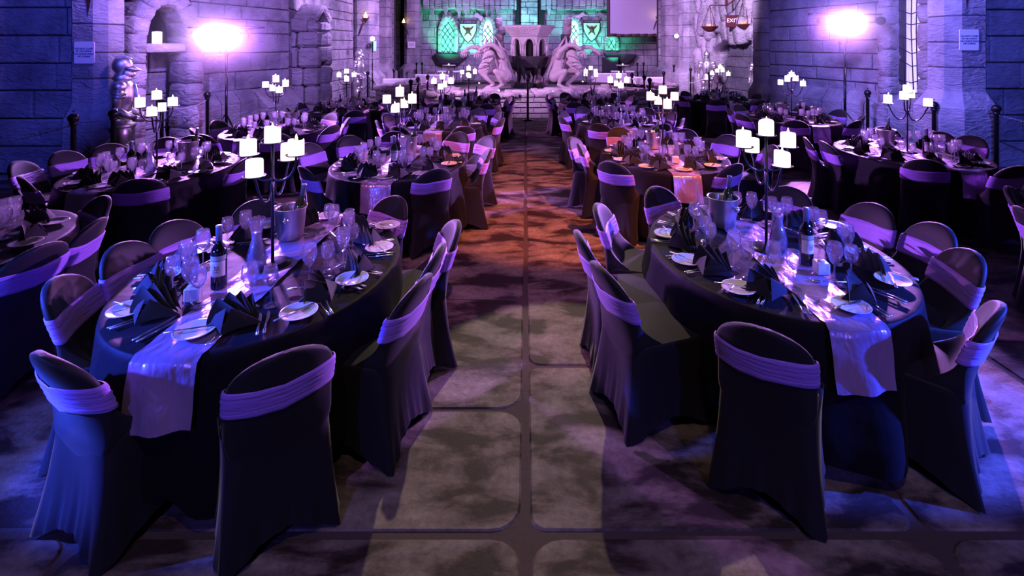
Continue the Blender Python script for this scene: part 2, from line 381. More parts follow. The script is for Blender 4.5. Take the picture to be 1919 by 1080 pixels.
def wall(name, p0, p1, z0, z1, seed=1, thick=.3, ch=(.30, .48), cw=(.35, .9), holes=(), mats=('stone', 'mortar'), kind='structure', back=True):
    p0 = Vector(p0); p1 = Vector(p1); L = (p1 - p0).length; a = math.atan2(p1.y - p0.y, p1.x - p0.x)
    mb = MB(); stone_face(mb, 0, L, z0, z1, random.Random(seed), ch, cw, holes=holes)
    if back:
        if not holes: mb.box(0, L, 0, thick, z0, z1, 1)
        else:
            xs = sorted({0, L, *[h[0] for h in holes], *[h[1] for h in holes]}); 
            for i in range(len(xs) - 1):
                zz = [z0]; c = (xs[i] + xs[i + 1]) / 2
                cuts = sorted((h[2], h[3]) for h in holes if h[0] <= c <= h[1]); z = z0
                for c0, c1 in cuts:
                    if c0 > z: mb.box(xs[i], xs[i + 1], 0, thick, z, c0, 1)
                    z = max(z, c1)
                if z < z1: mb.box(xs[i], xs[i + 1], 0, thick, z, z1, 1)
    o = mb.build(name, list(mats), None, (p0.x, p0.y, 0), (0, 0, a), fix=False)
    return tag(o, kind=kind) if kind else o
# left side: the wall runs away from the camera, facing +x  (p0 far -> p1 near gives a face towards +x)
ZT = 6.0
wall('wall_left_front', (-13, 8.1), (-6.85, 8.1), 0, ZT, 3, ch=(.44, .46), cw=(.9, 1.7))
WL0 = Vector((-7.45, 8.35, 0)); WL1 = Vector((-6.2, 12.7, 0)); wd_ = (WL1 - WL0).normalized(); WLA = math.atan2(wd_.y, wd_.x)
def wl(d): p = WL0 + wd_ * d; return (p.x, p.y)
wall('wall_left', wl(0), wl(.62), 0, ZT, 5, cw=(.3, .6))
wall('wall_left_middle', wl(1.95), wl(4.7), 0, ZT, 7, cw=(.4, 1.0))
wall('wall_left_arch', wl(.62), wl(1.95), 3.15, ZT, 6)
wall('wall_left_porch', (-6.2, 12.85), (-6.95, 15.6), 0, ZT, 8, cw=(.4, 1.0))
wall('wall_left_far', (-6.95, 15.6), (-7.05, 20.2), 0, ZT, 10, cw=(.4, 1.0))
wall('wall_left_end', (-10, 26.0), (-6.9, 26.0), 0, ZT, 9)
wall('wall_left_return', (-7.05, 20.2), (-8.5, 26.0), 0, ZT, 13)
# right side, facing -x: p0 far... reversed direction
wall('wall_right_front', (7.3, 8.45), (13.5, 8.45), 0, ZT, 15, ch=(.44, .46), cw=(.9, 1.7))
WR0 = Vector((6.75, 13.7, 0)); WR1 = Vector((8.25, 8.75, 0)); wr_ = (WR1 - WR0).normalized(); WRL = (WR1 - WR0).length
def wr(d): p = WR0 + wr_ * d; return (p.x, p.y)
WW = 3.78                                    # where the net window sits along the wall
wall('wall_right', wr(0), wr(WW - .25), 0, ZT, 17, cw=(.4, 1.0))
wall('wall_right_window', wr(WW - .25), wr(WW + .25), 0, .95, 19)
wall('wall_right_near', wr(WW + .25), wr(WRL), 0, ZT, 21, cw=(.3, .8))
wall('wall_right_end', (7.0, 26.2), (10.5, 26.2), 0, ZT, 23)
wall('wall_right_return', (8.6, 26.2), (7.6, 20.4), 0, ZT, 25)
# back wall
BY = 29.0
wall('wall_back', (-8.5, BY), (9.5, BY), 0, ZT + .4, 27, ch=(.32, .6), cw=(.3, .8), thick=.4)

def shaft(mb, poly, z0, z1, ch, rr, mi=0):
    z = z0
    while z < z1 - .02:
        h = min(ch * rr.uniform(.85, 1.15), z1 - z); mb.prism(poly, z + .006, z + h - .006, .016, mi); z += h
def pillar(n, cx, cy, hw, z1, plinth, seed, flare=.22, depth=None):
    d = depth or hw; ch = hw * .45; rr = random.Random(seed)
    def octo(w_, dd, c): return [(cx - w_ + c, cy - dd), (cx + w_ - c, cy - dd), (cx + w_, cy - dd + c), (cx + w_, cy + dd), (cx - w_, cy + dd), (cx - w_, cy - dd + c)]
    mb = MB(); shaft(mb, octo(hw, d, ch), plinth + .12, z1, .46, rr)
    p1 = octo(hw, d, ch); p2 = octo(hw + flare, d + flare, ch + flare * .4)
    vs = [(x, y, plinth + .14) for x, y in p1] + [(x, y, plinth - .14) for x, y in p2]; k = len(p1)
    mb.add(vs, [(i, (i + 1) % k, (i + 1) % k + k, i + k) for i in range(k)] + [tuple(range(k))], 0)
    mb.prism(p2, 0, plinth - .14, .02)
    mb.prism([(cx + (x - cx) * .96, cy + (y - cy) * .96) for x, y in p1], 0, z1, 0, 1)
    return tag(mb.build('trim_%d' % n, ['stone', 'mortar']), kind='structure')
pillar(1, -6.84, 7.88, .29, ZT, 1.06, 31, .10, .22)
pillar(2, 7.29, 8.32, .35, ZT, 1.20, 32, .14, .25)
pillar(3, -6.62, 20.6, .42, ZT, .9, 33)
pillar(4, -7.0, 24.6, .30, ZT, .9, 34)
pillar(5, -6.35, 27.9, .42, ZT, .9, 35)
pillar(6, 7.7, 25.5, .60, ZT, .95, 36)
pillar(7, 7.15, 21.4, .42, ZT, .95, 37)
pillar(8, 6.85, 14.0, .30, ZT, .9, 38, .1)
# buttress plinth on the left wall with a long sloping cap
mb = MB()
def slopes(mb, P, A, d0, d1, step, xo, z0, z1):      # sloping plinth blocks against a wall: P(d) on the wall, hall side = -y of its frame
    d = d0
    while d < d1:
        e = min(d + step, d1); poly = [(0, 0), (-xo, 0), (-xo, z0), (0, z1)]; a = P(d + .01); b = P(e - .01); n = Vector((math.sin(A), -math.cos(A), 0))
        vs = [Vector((a[0], a[1], 0)) - n * y + Vector((0, 0, z)) for y, z in poly] + [Vector((b[0], b[1], 0)) - n * y + Vector((0, 0, z)) for y, z in poly]
        mb.add(vs, [(0, 1, 2, 3), (7, 6, 5, 4)] + [(i, (i + 1) % 4, (i + 1) % 4 + 4, i + 4) for i in range(4)], 0); d = e
slopes(mb, wl, WLA, 3.55, 4.7, 1.15, .45, .62, 1.02)
tag(mb.build('trim_9', ['rock']), kind='structure')
mb = MB(); slopes(mb, wl, WLA, 2.0, 3.5, .5, .22, .82, 1.08); tag(mb.build('trim_10', ['stone']), kind='structure')
WRA = math.atan2(wr_.y, wr_.x)
mb = MB(); slopes(mb, wr, WRA, .3, WRL - .4, .53, .26, .80, 1.12); tag(mb.build('trim_11', ['stone']), kind='structure')

def rockblob(mb, c, sx, sy, sz, rr, mi=0, n=12, nv=8):
    k0 = len(mb.v); mb.ball((0, 0, 0), 1, n, nv, mi)
    for i in range(k0, len(mb.v)):
        x, y, z = mb.v[i]; f = 1 + rr.uniform(-.07, .07)
        e = .36; sg = lambda t: math.copysign(abs(t) ** e, t)
        mb.v[i] = (c[0] + sg(x) * sx * f, c[1] + sg(y) * sy * f, c[2] + sg(z) * sz * f)
def arch_pts(w_, zs, zt, n=6):      # pointed arch outline from left foot up and down to right foot (half-width w_, spring zs, tip zt)
    L = []
    for i in range(n + 1):
        t = i / n; L.append((-w_ * math.cos(t * PI / 2 * .93) * 1.0 if i < n else 0, zs + (zt - zs) * math.sin(t * PI / 2)))
    return L + [(-x, z) for x, z in L[:-1]][::-1]
def stone_arch(name, label, origin, rz, w_, zs, zt, depth, rr, br=.17, mat_='rock', lintel=None, seed=0):
    t = thing(name, label, 'archway', origin, rz)
    mb = MB(); z = .05
    while z < zs - .1:
        h = min(rr.uniform(.34, .5), zs - z)
        for sx in (-1, 1): rockblob(mb, (sx * (w_ + br * .7), 0, z + h / 2), br * 1.05, depth, h / 2 * 1.08, rr)
        z += h
    ar = arch_pts(w_ + br * .6, zs, zt + br * .5, 5)
    for i in range(len(ar) - 1):
        (x0, z0), (x1, z1) = ar[i], ar[i + 1]; L = math.hypot(x1 - x0, z1 - z0)
        k0 = len(mb.v); rockblob(mb, (0, 0, 0), L / 2 * 1.15, depth, br, rr)
        a = math.atan2(z1 - z0, x1 - x0)
        mb.xform(Matrix.Translation(((x0 + x1) / 2, 0, (z0 + z1) / 2)) @ Matrix.Rotation(-a, 4, 'Y'), k0)
    mb.build('stone_surround', [mat_], t, fix=False)
    if lintel:
        m2 = MB(); rockblob(m2, (0, 0, lintel), w_ * 1.05, depth * .7, .09, rr); m2.build('lintel', ['pale'], t, fix=False)
    return t
rr = random.Random(21)
# arch 1 (left wall, near): a tall pointed niche with a rock lintel
a1 = stone_arch('stone_archway', 'pointed stone archway behind the suit of armour nearest the left lamp bar', (*wl(1.28), 0), WLA, .46, 1.95, 2.95, .30, rr, .17, lintel=2.04)
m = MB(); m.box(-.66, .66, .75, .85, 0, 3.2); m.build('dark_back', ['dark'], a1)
m = MB(); stone_face(m, -.28, .5, 0, 1.96, rr, (.3, .5), (.4, .7)); m.xform(Matrix.Translation((.04, .45, 0))); m.build('inner_blocks', ['stone'], a1, fix=False)
m = MB(); m.lathe([(.08, 0), (.08, .22), (.03, .23)], 12, (.12, 0, 2.155)); o = m.build('pillar_candle', ['wax']); o.location = (wl(1.20)[0] - .12 + .12, wl(1.20)[1] - .08, -.03)
tag(o, 'large pale candle lantern standing on the lintel inside the near left arch', 'candle')
# arch 2 (left wall, further): block porch that juts out of the wall
t = thing('stone_porch', 'jutting stone porch with a pointed opening on the left wall', 'archway', (0, 0, 0))
XA, XB, YA, YB_ = -6.55, -5.62, 13.4, 14.45
def boxrock(m, x0, x1, y0, y1, z0, z1, rr, b=.045):
    k0 = len(m.v); m.bbox(x0 + .008, x1 - .008, y0, y1, z0 + .008, z1 - .008, b)
    j = {}
    for i in range(k0, len(m.v)):
        x, y, z = m.v[i]; m.v[i] = (x + rr.uniform(-.014, .014), y + rr.uniform(-.014, .014), z + rr.uniform(-.014, .014))
rr2 = random.Random(5); mb = MB(); z = 0
for h in (.46, .52, .50, .55, .42):
    q = rr2.uniform(.35, .6); xm = XA + (XB - XA) * q
    boxrock(mb, XA, xm, YA, YA + .34, z, z + h, rr2); boxrock(mb, xm, XB, YA - .02, YA + .36, z, z + h, rr2, .07)
    boxrock(mb, XB - .45, XB + .02, YB_ - .22, YB_, z, z + h, rr2, .07); z += h
zt = z
boxrock(mb, XA + .06, XB - .30, YA, YA + .36, zt, zt + .36, rr2); boxrock(mb, XB - .36, XB, YA, YA + .40, zt, zt + .3, rr2, .08); boxrock(mb, XB - .40, XB, YB_ - .3, YB_, zt, zt + .3, rr2, .08)
k0 = len(mb.v); boxrock(mb, XA + .25, XB, 0, .62, 0, .2, rr2); mb.xform(Matrix.Translation((0, YA + .1, zt + .26)) @ Matrix.Rotation(R(38), 4, 'X'), k0)
k0 = len(mb.v); boxrock(mb, XA + .25, XB, -.62, 0, 0, .2, rr2); mb.xform(Matrix.Translation((0, YB_ - .1, zt + .26)) @ Matrix.Rotation(R(-38), 4, 'X'), k0)
mb.build('stone_blocks', ['rock'], t, fix=False)
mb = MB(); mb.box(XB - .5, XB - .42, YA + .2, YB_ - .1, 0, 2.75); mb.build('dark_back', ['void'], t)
mb = MB(); boxrock(mb, XB - .32, XB - .02, YA + .3, YB_ - .2, 1.62, 1.76, rr2); mb.build('lintel', ['pale'], t, fix=False)

# right rocky alcove (diagonal) with the doorway of bricks darkened as shade
def rocky():
    mb = MB(); rr = random.Random(77)
    p0 = Vector((7.15, 20.6, 0)); p1 = Vector((8.15, 15.9, 0)); L = (p1 - p0).length; a = math.atan2(p1.y - p0.y, p1.x - p0.x)
    # long leaning slabs either side of an opening
    op = (1.55, 3.35, 2.55)
    mb.box(0, L, .35, .5, 0, ZT, 1)
    x = 0
    while x < L:
        z = rr.uniform(-.5, 0)
        while z < ZT:
            h = rr.uniform(.8, 1.5); wd = rr.uniform(.42, .6)
            cx = x + rr.uniform(-.05, .05)
            if op[0] < cx < op[1] and z + h / 2 < op[2] - abs(cx - 2.45) * .9: z += h; continue
            k0 = len(mb.v); rockblob(mb, (0, 0, 0), wd / 2 * 1.12, .22, h / 2 * 1.06, rr, 0, 8, 6)
            mb.xform(Matrix.Translation((cx, rr.uniform(.05, .2), z + h / 2)) @ Matrix.Rotation(rr.uniform(-.3, .3), 4, 'Y'), k0)
            z += h
        x += .46
    o = mb.build('wall_right_rocks', ['rock', 'dark'], None, p0, (0, 0, a), fix=False); tag(o, kind='structure')
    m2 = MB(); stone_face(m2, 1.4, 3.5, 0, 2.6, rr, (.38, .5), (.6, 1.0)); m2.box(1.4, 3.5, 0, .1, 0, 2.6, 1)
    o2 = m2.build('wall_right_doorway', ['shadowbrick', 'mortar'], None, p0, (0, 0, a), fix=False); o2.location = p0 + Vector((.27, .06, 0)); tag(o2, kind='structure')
rocky()

# right wall: narrow net window
def netwindow():
    t = thing('net_window', 'tall narrow window behind rope net in the right wall', 'window', (*wr(WW), 0), WRA + PI)
    m = MB(); m.box(-.26, .26, -.22, -.2, .7, 4.6); m.build('lit_pane', ['lilacglass'], t)
    m = MB(); rr = random.Random(3)
    for k in range(5):
        x0 = -.24 + .12 * k; x1 = x0 + rr.uniform(-.12, .12); m.tube([(x0, -.02, 4.5), ((x0 + x1) / 2 + .03, 0, 2.4), (x1, -.02, .8)], .011, 5)
    for k in range(11):
        z = 1.15 + k * .28; m.tube([(-.26, 0, z), (0, .01, z - rr.uniform(.03, .12)), (.26, 0, z + rr.uniform(-.12, .1))], .011, 5)
    m.build('rope_net', ['lattice'], t)
    m = MB(); z = .6
    while z < 4.6:
        h = rr.uniform(.35, .6)
        for sx in (-1, 1): rockblob(m, (sx * .40, .06, z + h / 2), .15, .2, h / 2 * 1.05, rr)
        z += h
    rockblob(m, (0, .05, .6), .5, .2, .16, rr)
    m.build('boulder_frame', ['rock'], t, fix=False)
netwindow()

# ------------------------------------------------------------------ back wall dressing
def bx(px, s): return (px - 985) / s
def bz(py, s): return HC + (84 - py) / s
SB = 32.5
def lattice_window(px0, px1, py0, py1, glass, label, seed):
    x0, x1, z0, z1 = bx(px0, SB), bx(px1, SB), bz(py1, SB), bz(py0, SB); w_ = (x1 - x0) / 2; cx = (x0 + x1) / 2; rr = random.Random(seed)
    t = thing('lattice_window', label, 'window', (cx, BY - .12, 0), 0, 'lit lattice windows of the back wall')
    out = [(-w_, z0)] + arch_pts(w_, z0 + (z1 - z0) * .55, z1, 5) + [(w_, z0)]
    m = MB(); m.xz(out, 0, .05); m.build('glazing', [glass], t)
    m = MB()
    for d in (-1, 1):
        for k in range(-6, 12):
            pts = []
            for q in range(13):
                z = z0 + (z1 - z0) * q / 12; x = (k * .3 + d * (z - z0) * .7); 
                fr = (z - z0) / (z1 - z0); lim = w_ * (1 if fr < .55 else max(0, math.cos((fr - .55) / .45 * PI / 2 * .95)))
                x += .04 * math.sin(5 * z + k)
                if abs(x) <= lim: pts.append((x, -.03, z))
                elif len(pts) > 1: break
            if len(pts) > 1: m.tube(pts, .018, 4)
    m.build('lead_lattice', ['lattice'], t)
    m = MB(); ar = [(-w_ - .08, z0)] + arch_pts(w_ + .10, z0 + (z1 - z0) * .55, z1 + .12, 5) + [(w_ + .08, z0)]
    for i in range(len(ar) - 1):
        (xa, za), (xb, zb) = ar[i], ar[i + 1]; L = math.hypot(xb - xa, zb - za); nn = max(1, int(L / .4))
        for q in range(nn):
            f = (q + .5) / nn; k0 = len(m.v); rockblob(m, (0, 0, 0), L / nn / 2 * 1.1, .16, .11, rr)
            m.xform(Matrix.Translation((xa + (xb - xa) * f, -.04, za + (zb - za) * f)) @ Matrix.Rotation(-math.atan2(zb - za, xb - xa), 4, 'Y'), k0)
    m.build('stone_frame', ['rock'], t, fix=False)
    return t
lattice_window(826, 851, 36, 99, 'greenglass', 'green lit arched lattice window furthest left on the back wall', 1)
lattice_window(904, 924, 38, 92, 'whiteglass', 'pale lit arched window behind the left gargoyle', 2)
lattice_window(1066, 1086, 38, 92, 'whiteglass', 'pale lit arched window behind the right gargoyle', 3)
lattice_window(1140, 1155, 70, 94, 'greenglass', 'small square lattice window below the projection screen', 4)
# ledges under windows
for i, (a, b, label) in enumerate(((815, 880, 'dark stone ledge below the left green window'), (1133, 1192, 'dark stone ledge below the projection screen'))):
    m = MB(); z = bz(118, SB); rr = random.Random(40 + i); x0, x1 = bx(a, SB), bx(b, SB)
    m.xz([(x0, bz(100, SB)), (x1, bz(102, SB)), (x1 - .25, bz(110, SB)), (x1 - .6, bz(119, SB)), (x0 + .4, bz(119, SB)), (x0 + .15, bz(110, SB))], BY - .55, BY)
    tag(m.build('stone_ledge', ['dark']), label, 'ledge')
def shield(px0, px1, py0, py1, label, beast):
    x0, x1, z1, z0 = bx(px0, SB), bx(px1, SB), bz(py0, SB), bz(py1, SB); w_ = (x1 - x0) / 2; h = z1 - z0; cx = (x0 + x1) / 2
    t = thing('heraldic_shield', label, 'shield', (cx, BY - .14, 0), 0, 'shields with crossed axes')
    out = [(-w_, z1), (w_, z1), (w_, z1 - h * .35), (w_ * .75, z1 - h * .62), (w_ * .4, z1 - h * .85), (0, z0), (-w_ * .4, z1 - h * .85), (-w_ * .75, z1 - h * .62), (-w_, z1 - h * .35)]
    m = MB(); m.xz(out, -.06, .02); m.build('shield_plate', ['shield'], t)
    m = MB(); m.tube([(x * 1.02, -.06, z) for x, z in out], .035, 6, closed=True); m.build('shield_rim', ['lattice'], t)
    m = MB()
    m.ball((0, -.08, z1 - h * .35), .14, 10, 6, 0, (1, .5, 1.1))
    m.ball((.06, -.12, z1 - h * .42), .08, 8, 6, 0, (1, .6, .8))
    for sx in (-1, 1):
        m.tube([(0, -.07, z1 - h * .36), (sx * .2, -.08, z1 - h * .26), (sx * .3, -.07, z1 - h * .14)], [.05, .05, .02], 6)
        m.tube([(0, -.07, z1 - h * .45), (sx * .14, -.08, z1 - h * .55), (sx * .2, -.07, z1 - h * .66)], [.05, .04, .02], 6)
    m.build('beast_relief', ['rust'], t)
    for d in (-1, 1):
        m = MB(); a = Vector((d * -w_ * 1.05, .03, z0 - h * .30)); b = Vector((d * w_ * 1.35, .03, z1 + h * .35)); m.tube([a, b], .03, 6)
        ax = m.build('axe_shaft', ['wood'], t)
        m = MB(); dr = (b - a).normalized(); k0 = 0
        blade = [(-.05, .22), (-.42, .34), (-.30, .12), (-.36, -.10), (-.05, .02), (.05, .02), (.30, -.08), (.26, .12), (.38, .30), (.05, .22)]
        m.xz(blade, -.03, .03); m.xform(Matrix.Translation(b - dr * .12) @ Matrix.Rotation(math.atan2(dr.x, dr.z), 4, 'Y'))
        m.build('axe_head', ['steel'], ax)
    return t
shield(861, 892, 44, 80, 'green lit shield with crossed axes on the back wall, left of the tower', 1)
shield(1094, 1125, 42, 78, 'green lit shield with crossed axes on the back wall, beside the screen', 2)
# battlement band with hanging stone teeth
m = MB(); rr = random.Random(9)
for (a, b) in ((790, 968), (1014, 1141)):
    x = bx(a, 33.6)
    while x < bx(b, 33.6):
        wd = rr.uniform(.28, .5); x1 = min(x + wd, bx(b, 33.6))
        z0 = bz(16, 33.6) + rr.uniform(-.04, .04)
        m.bbox(x + .01, x1 - .01, BY - 1.1, BY, z0 + .2, z0 + rr.uniform(.75, 1.1), .04)
        m.bbox(x + .01, x1 - .01, BY - 1.0 , BY, z0, z0 + .2, .03)
        if rr.random() < .3: m.xz([(x + .04, z0 + .02), (x1 - .04, z0 + .02), ((x + x1) / 2, z0 - rr.uniform(.3, .55))], BY - 1.0, BY - .7)
        x = x1
m.build('trim_12', ['stone'])['kind'] = 'structure'
# central buttress with dark grooves
m = MB(); m.box(bx(966, 33), bx(1020, 33), BY - .5, BY, 0, ZT, 1)
rr = random.Random(2); z = 0
while z < ZT:
    h = rr.uniform(.3, .5); xx = [bx(976, 34), bx(rr.uniform(985, 1000), 34), bx(1009, 34)]
    for i in range(2): m.bbox(xx[i], xx[i + 1] - .02, BY - .85, BY - .4, z, z + h - .02, .03)
    z += h
m.build('trim_13', ['stone', 'void'])['kind'] = 'structure'
# black slabs at the back, painted as the unlit gaps beside the pillars
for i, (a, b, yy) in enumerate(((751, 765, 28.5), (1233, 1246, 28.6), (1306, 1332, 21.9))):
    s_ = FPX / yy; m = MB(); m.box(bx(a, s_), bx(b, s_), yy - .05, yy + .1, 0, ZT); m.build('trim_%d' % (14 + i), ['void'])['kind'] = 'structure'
# dark cupboard below the screen
m = MB(); m.box(bx(1133, 33.5), bx(1160, 33.5), BY - 1.0, BY - .3, 0, bz(108, 33.5)); tag(m.build('dark_cabinet', ['dark']), 'dark block standing below the screen against the back wall', 'cabinet')
# projection screen
t = thing('projection_screen', 'white projection screen in a rough dark wooden frame', 'screen', (0, 0, 0)); ss = 34.4; sy = FPX / ss
x0, x1, z0 = bx(1143, ss), bx(1231, ss), bz(64, ss)
m = MB(); m.box(x0, x1, sy, sy + .03, z0, z0 + 3.0); m.build('screen_surface', ['screen'], t)
m = MB(); rr = random.Random(6)
m.bbox(x0 - .16, x0, sy - .06, sy + .08, z0 - .15, z0 + 3.1, .03); m.bbox(x1, x1 + .2, sy - .06, sy + .08, z0 - .15, z0 + 3.1, .03)
for i in range(7): m.tube([(x0 - .1 + i * .42, sy - .04, z0 - .07 + rr.uniform(-.03, .03)), (x0 + .36 + i * .42, sy - .04, z0 - .07 + rr.uniform(-.03, .03))], .085, 8)
m.build('screen_frame', ['wood'], t)

# ------------------------------------------------------------------ fountain: pool rim, tower, gargoyles
PX, PY = .05, 17.3
def pool():
    t = thing('stone_pool', 'raised stone pool wall with boulder rim across the end of the hall', 'fountain', (PX, PY, 0)); rr = random.Random(12)
    RX, RY = 5.2, 3.1
    m = MB(); m.lathe([(1, 0), (1.0, .12), (.985, .13), (.985, .60), (.90, .62), (.88, .35), (0.001, .35)], 64, smooth=False, cap=False)
    m.v = [(x * RX, y * RY, z) for x, y, z in m.v]; m.build('pool_wall', ['mortar'], t)
    m = MB()
    for k, (z0, z1, e) in enumerate(((0, .13, 1.02), (.14, .29, 1.0), (.30, .44, 1.0), (.45, .58, 1.0))):
        n = 84
        for i in range(n):
            a0 = 2 * PI * (i + (k % 2) * .5) / n; a1 = a0 + 2 * PI / n * .96
            if math.sin((a0 + a1) / 2) > .3: continue
            vs = []
            for (q, zz) in ((.96, z0), (e, z0 + .015), (e, z1 - .015), (.96, z1)):
                vs += [(q * RX * math.cos(a0), q * RY * math.sin(a0), zz), (q * RX * math.cos(a1), q * RY * math.sin(a1), zz)]
            m.add(vs, [(0, 1, 3, 2), (2, 3, 5, 4), (4, 5, 7, 6), (0, 2, 4, 6), (1, 7, 5, 3)])
    m.build('block_courses', ['pale'], t)
    m = MB()
    for i in range(76):
        a = 2 * PI * i / 76 + rr.uniform(-.01, .01)
        if math.sin(a) > .4: continue
        q = rr.uniform(.93, .99); rockblob(m, (q * RX * math.cos(a), q * RY * math.sin(a), .64 + rr.uniform(-.02, .03)), rr.uniform(.15, .24), rr.uniform(.16, .26), rr.uniform(.06, .10), rr)
    m.build('rim_boulders', ['pale'], t, fix=False); m = MB()
    for i in range(46):
        a = -rr.uniform(.05, 3.09); q = rr.uniform(.55, .86)
        rockblob(m, (q * RX * math.cos(a), q * RY * math.sin(a), .56 + rr.uniform(0, .12)), rr.uniform(.12, .3), rr.uniform(.12, .3), rr.uniform(.05, .12), rr)
    m.build('bed_rocks', ['pale'], t, fix=False)['kind'] = 'stuff'
    m = MB(); m.lathe([(.90, .52), (.001, .56)], 48, cap=False, smooth=False); m.v = [(x * RX, y * RY, z) for x, y, z in m.v]; m.build('rock_bed', ['rock'], t)
pool()
def tower():
    t = thing('fountain_tower', 'octagonal pale stone fountain tower with arched openings between the gargoyles', 'fountain', (bx(992, 51.5), 18.1, 0))
    def octr(r, z, n=8, o=PI / 8): return [(r * math.cos(2 * PI * i / n + o), r * math.sin(2 * PI * i / n + o), z) for i in range(n)]
    m = MB(); rows = [octr(.70, 2.38), octr(.74, 2.42), octr(.98, 2.72), octr(1.0, 2.78), octr(.9, 2.80), octr(.001, 2.78)]
    m.grid(rows, 0, False, True); m.build('flared_roof', ['pale'], t)
    # arcade: eight pierced panels
    m = MB(); r = .68; n = 8
    for i in range(n):
        a = 2 * PI * i / n + PI / 8; b = a + 2 * PI / n; A = Vector((r * math.cos(a), r * math.sin(a), 0)); B = Vector((r * math.cos(b), r * math.sin(b), 0)); mid = (A + B) / 2; u = (B - A).normalized(); L = (B - A).length / 2; nn = mid.normalized()
        w_ = L * .52; op = arch_pts(w_, 2.05, 2.30, 4); z0, z1 = 1.68, 2.42
        def P(x, z, d=0): return mid + u * x + nn * d + Vector((0, 0, z))
        for sx in (-1, 1):
            m.add([P(sx * w_, z0), P(sx * L, z0), P(sx * L, 2.05), P(sx * w_, 2.05), P(sx * w_, z0, -.1), P(sx * w_, 2.05, -.1)], [(0, 1, 2, 3), (0, 3, 5, 4)])
            m.tube([P(sx * L * .86, z0, .02), P(sx * L * .86, 2.1, .02)], .035, 6)
        top = [P(x, z) for x, z in op]; topi = [P(x, z, -.1) for x, z in op]; up = [P(-L + 2 * L * q / (len(op) - 1), z1) for q in range(len(op))]
        m.grid([topi, top, up], 0, False)
        m.add([P(-L, 2.05), top[0], up[0]], [(0, 1, 2)]); m.add([P(L, 2.05), top[-1], up[-1]], [(0, 1, 2)])
        m.tube([P(x * 1.35, z + .03, .02) for x, z in op], .022, 6)
    m.build('arcade', ['pale'], t)
    m = MB(); m.lathe([(.5, 1.5), (.5, 2.4)], 12, smooth=False); m.build('dark_core', ['void'], t)
    m = MB(); m.grid([octr(.70, 1.30, 24), octr(.84, 1.60, 24), octr(.86, 1.66, 24), octr(.80, 1.70, 24), octr(.001, 1.68, 24)], 0, False, True); m.build('basin_lip', ['dark'], t)
    m = MB(); 
    for i in range(8):
        a = 2 * PI * i / 8 + PI / 8; m.tube([(.58 * math.cos(a), .58 * math.sin(a), .5), (.50 * math.cos(a), .50 * math.sin(a), .95), (.66 * math.cos(a), .66 * math.sin(a), 1.4)], [.09, .05, .1], 6)
    m.lathe([(.66, .4), (.68, .72), (.62, .78)], 8); m.lathe([(.40, .78), (.40, 1.5)], 12)
    m.build('black_pedestal', ['dark'], t)
    m = MB(); rr = random.Random(3)
    for i in range(16):
        a = -PI / 2 + rr.uniform(-1.1, 1.1); h = rr.uniform(.15, .5); m.tube([(.56 * math.cos(a), .56 * math.sin(a), .72), (.56 * math.cos(a + .1), .56 * math.sin(a + .1), .72 + h * .6), (.54 * math.cos(a), .54 * math.sin(a), .72 + h)], [.06, .04, .005], 6)
    m.build('stone_flames', ['pale'], t)
tower()

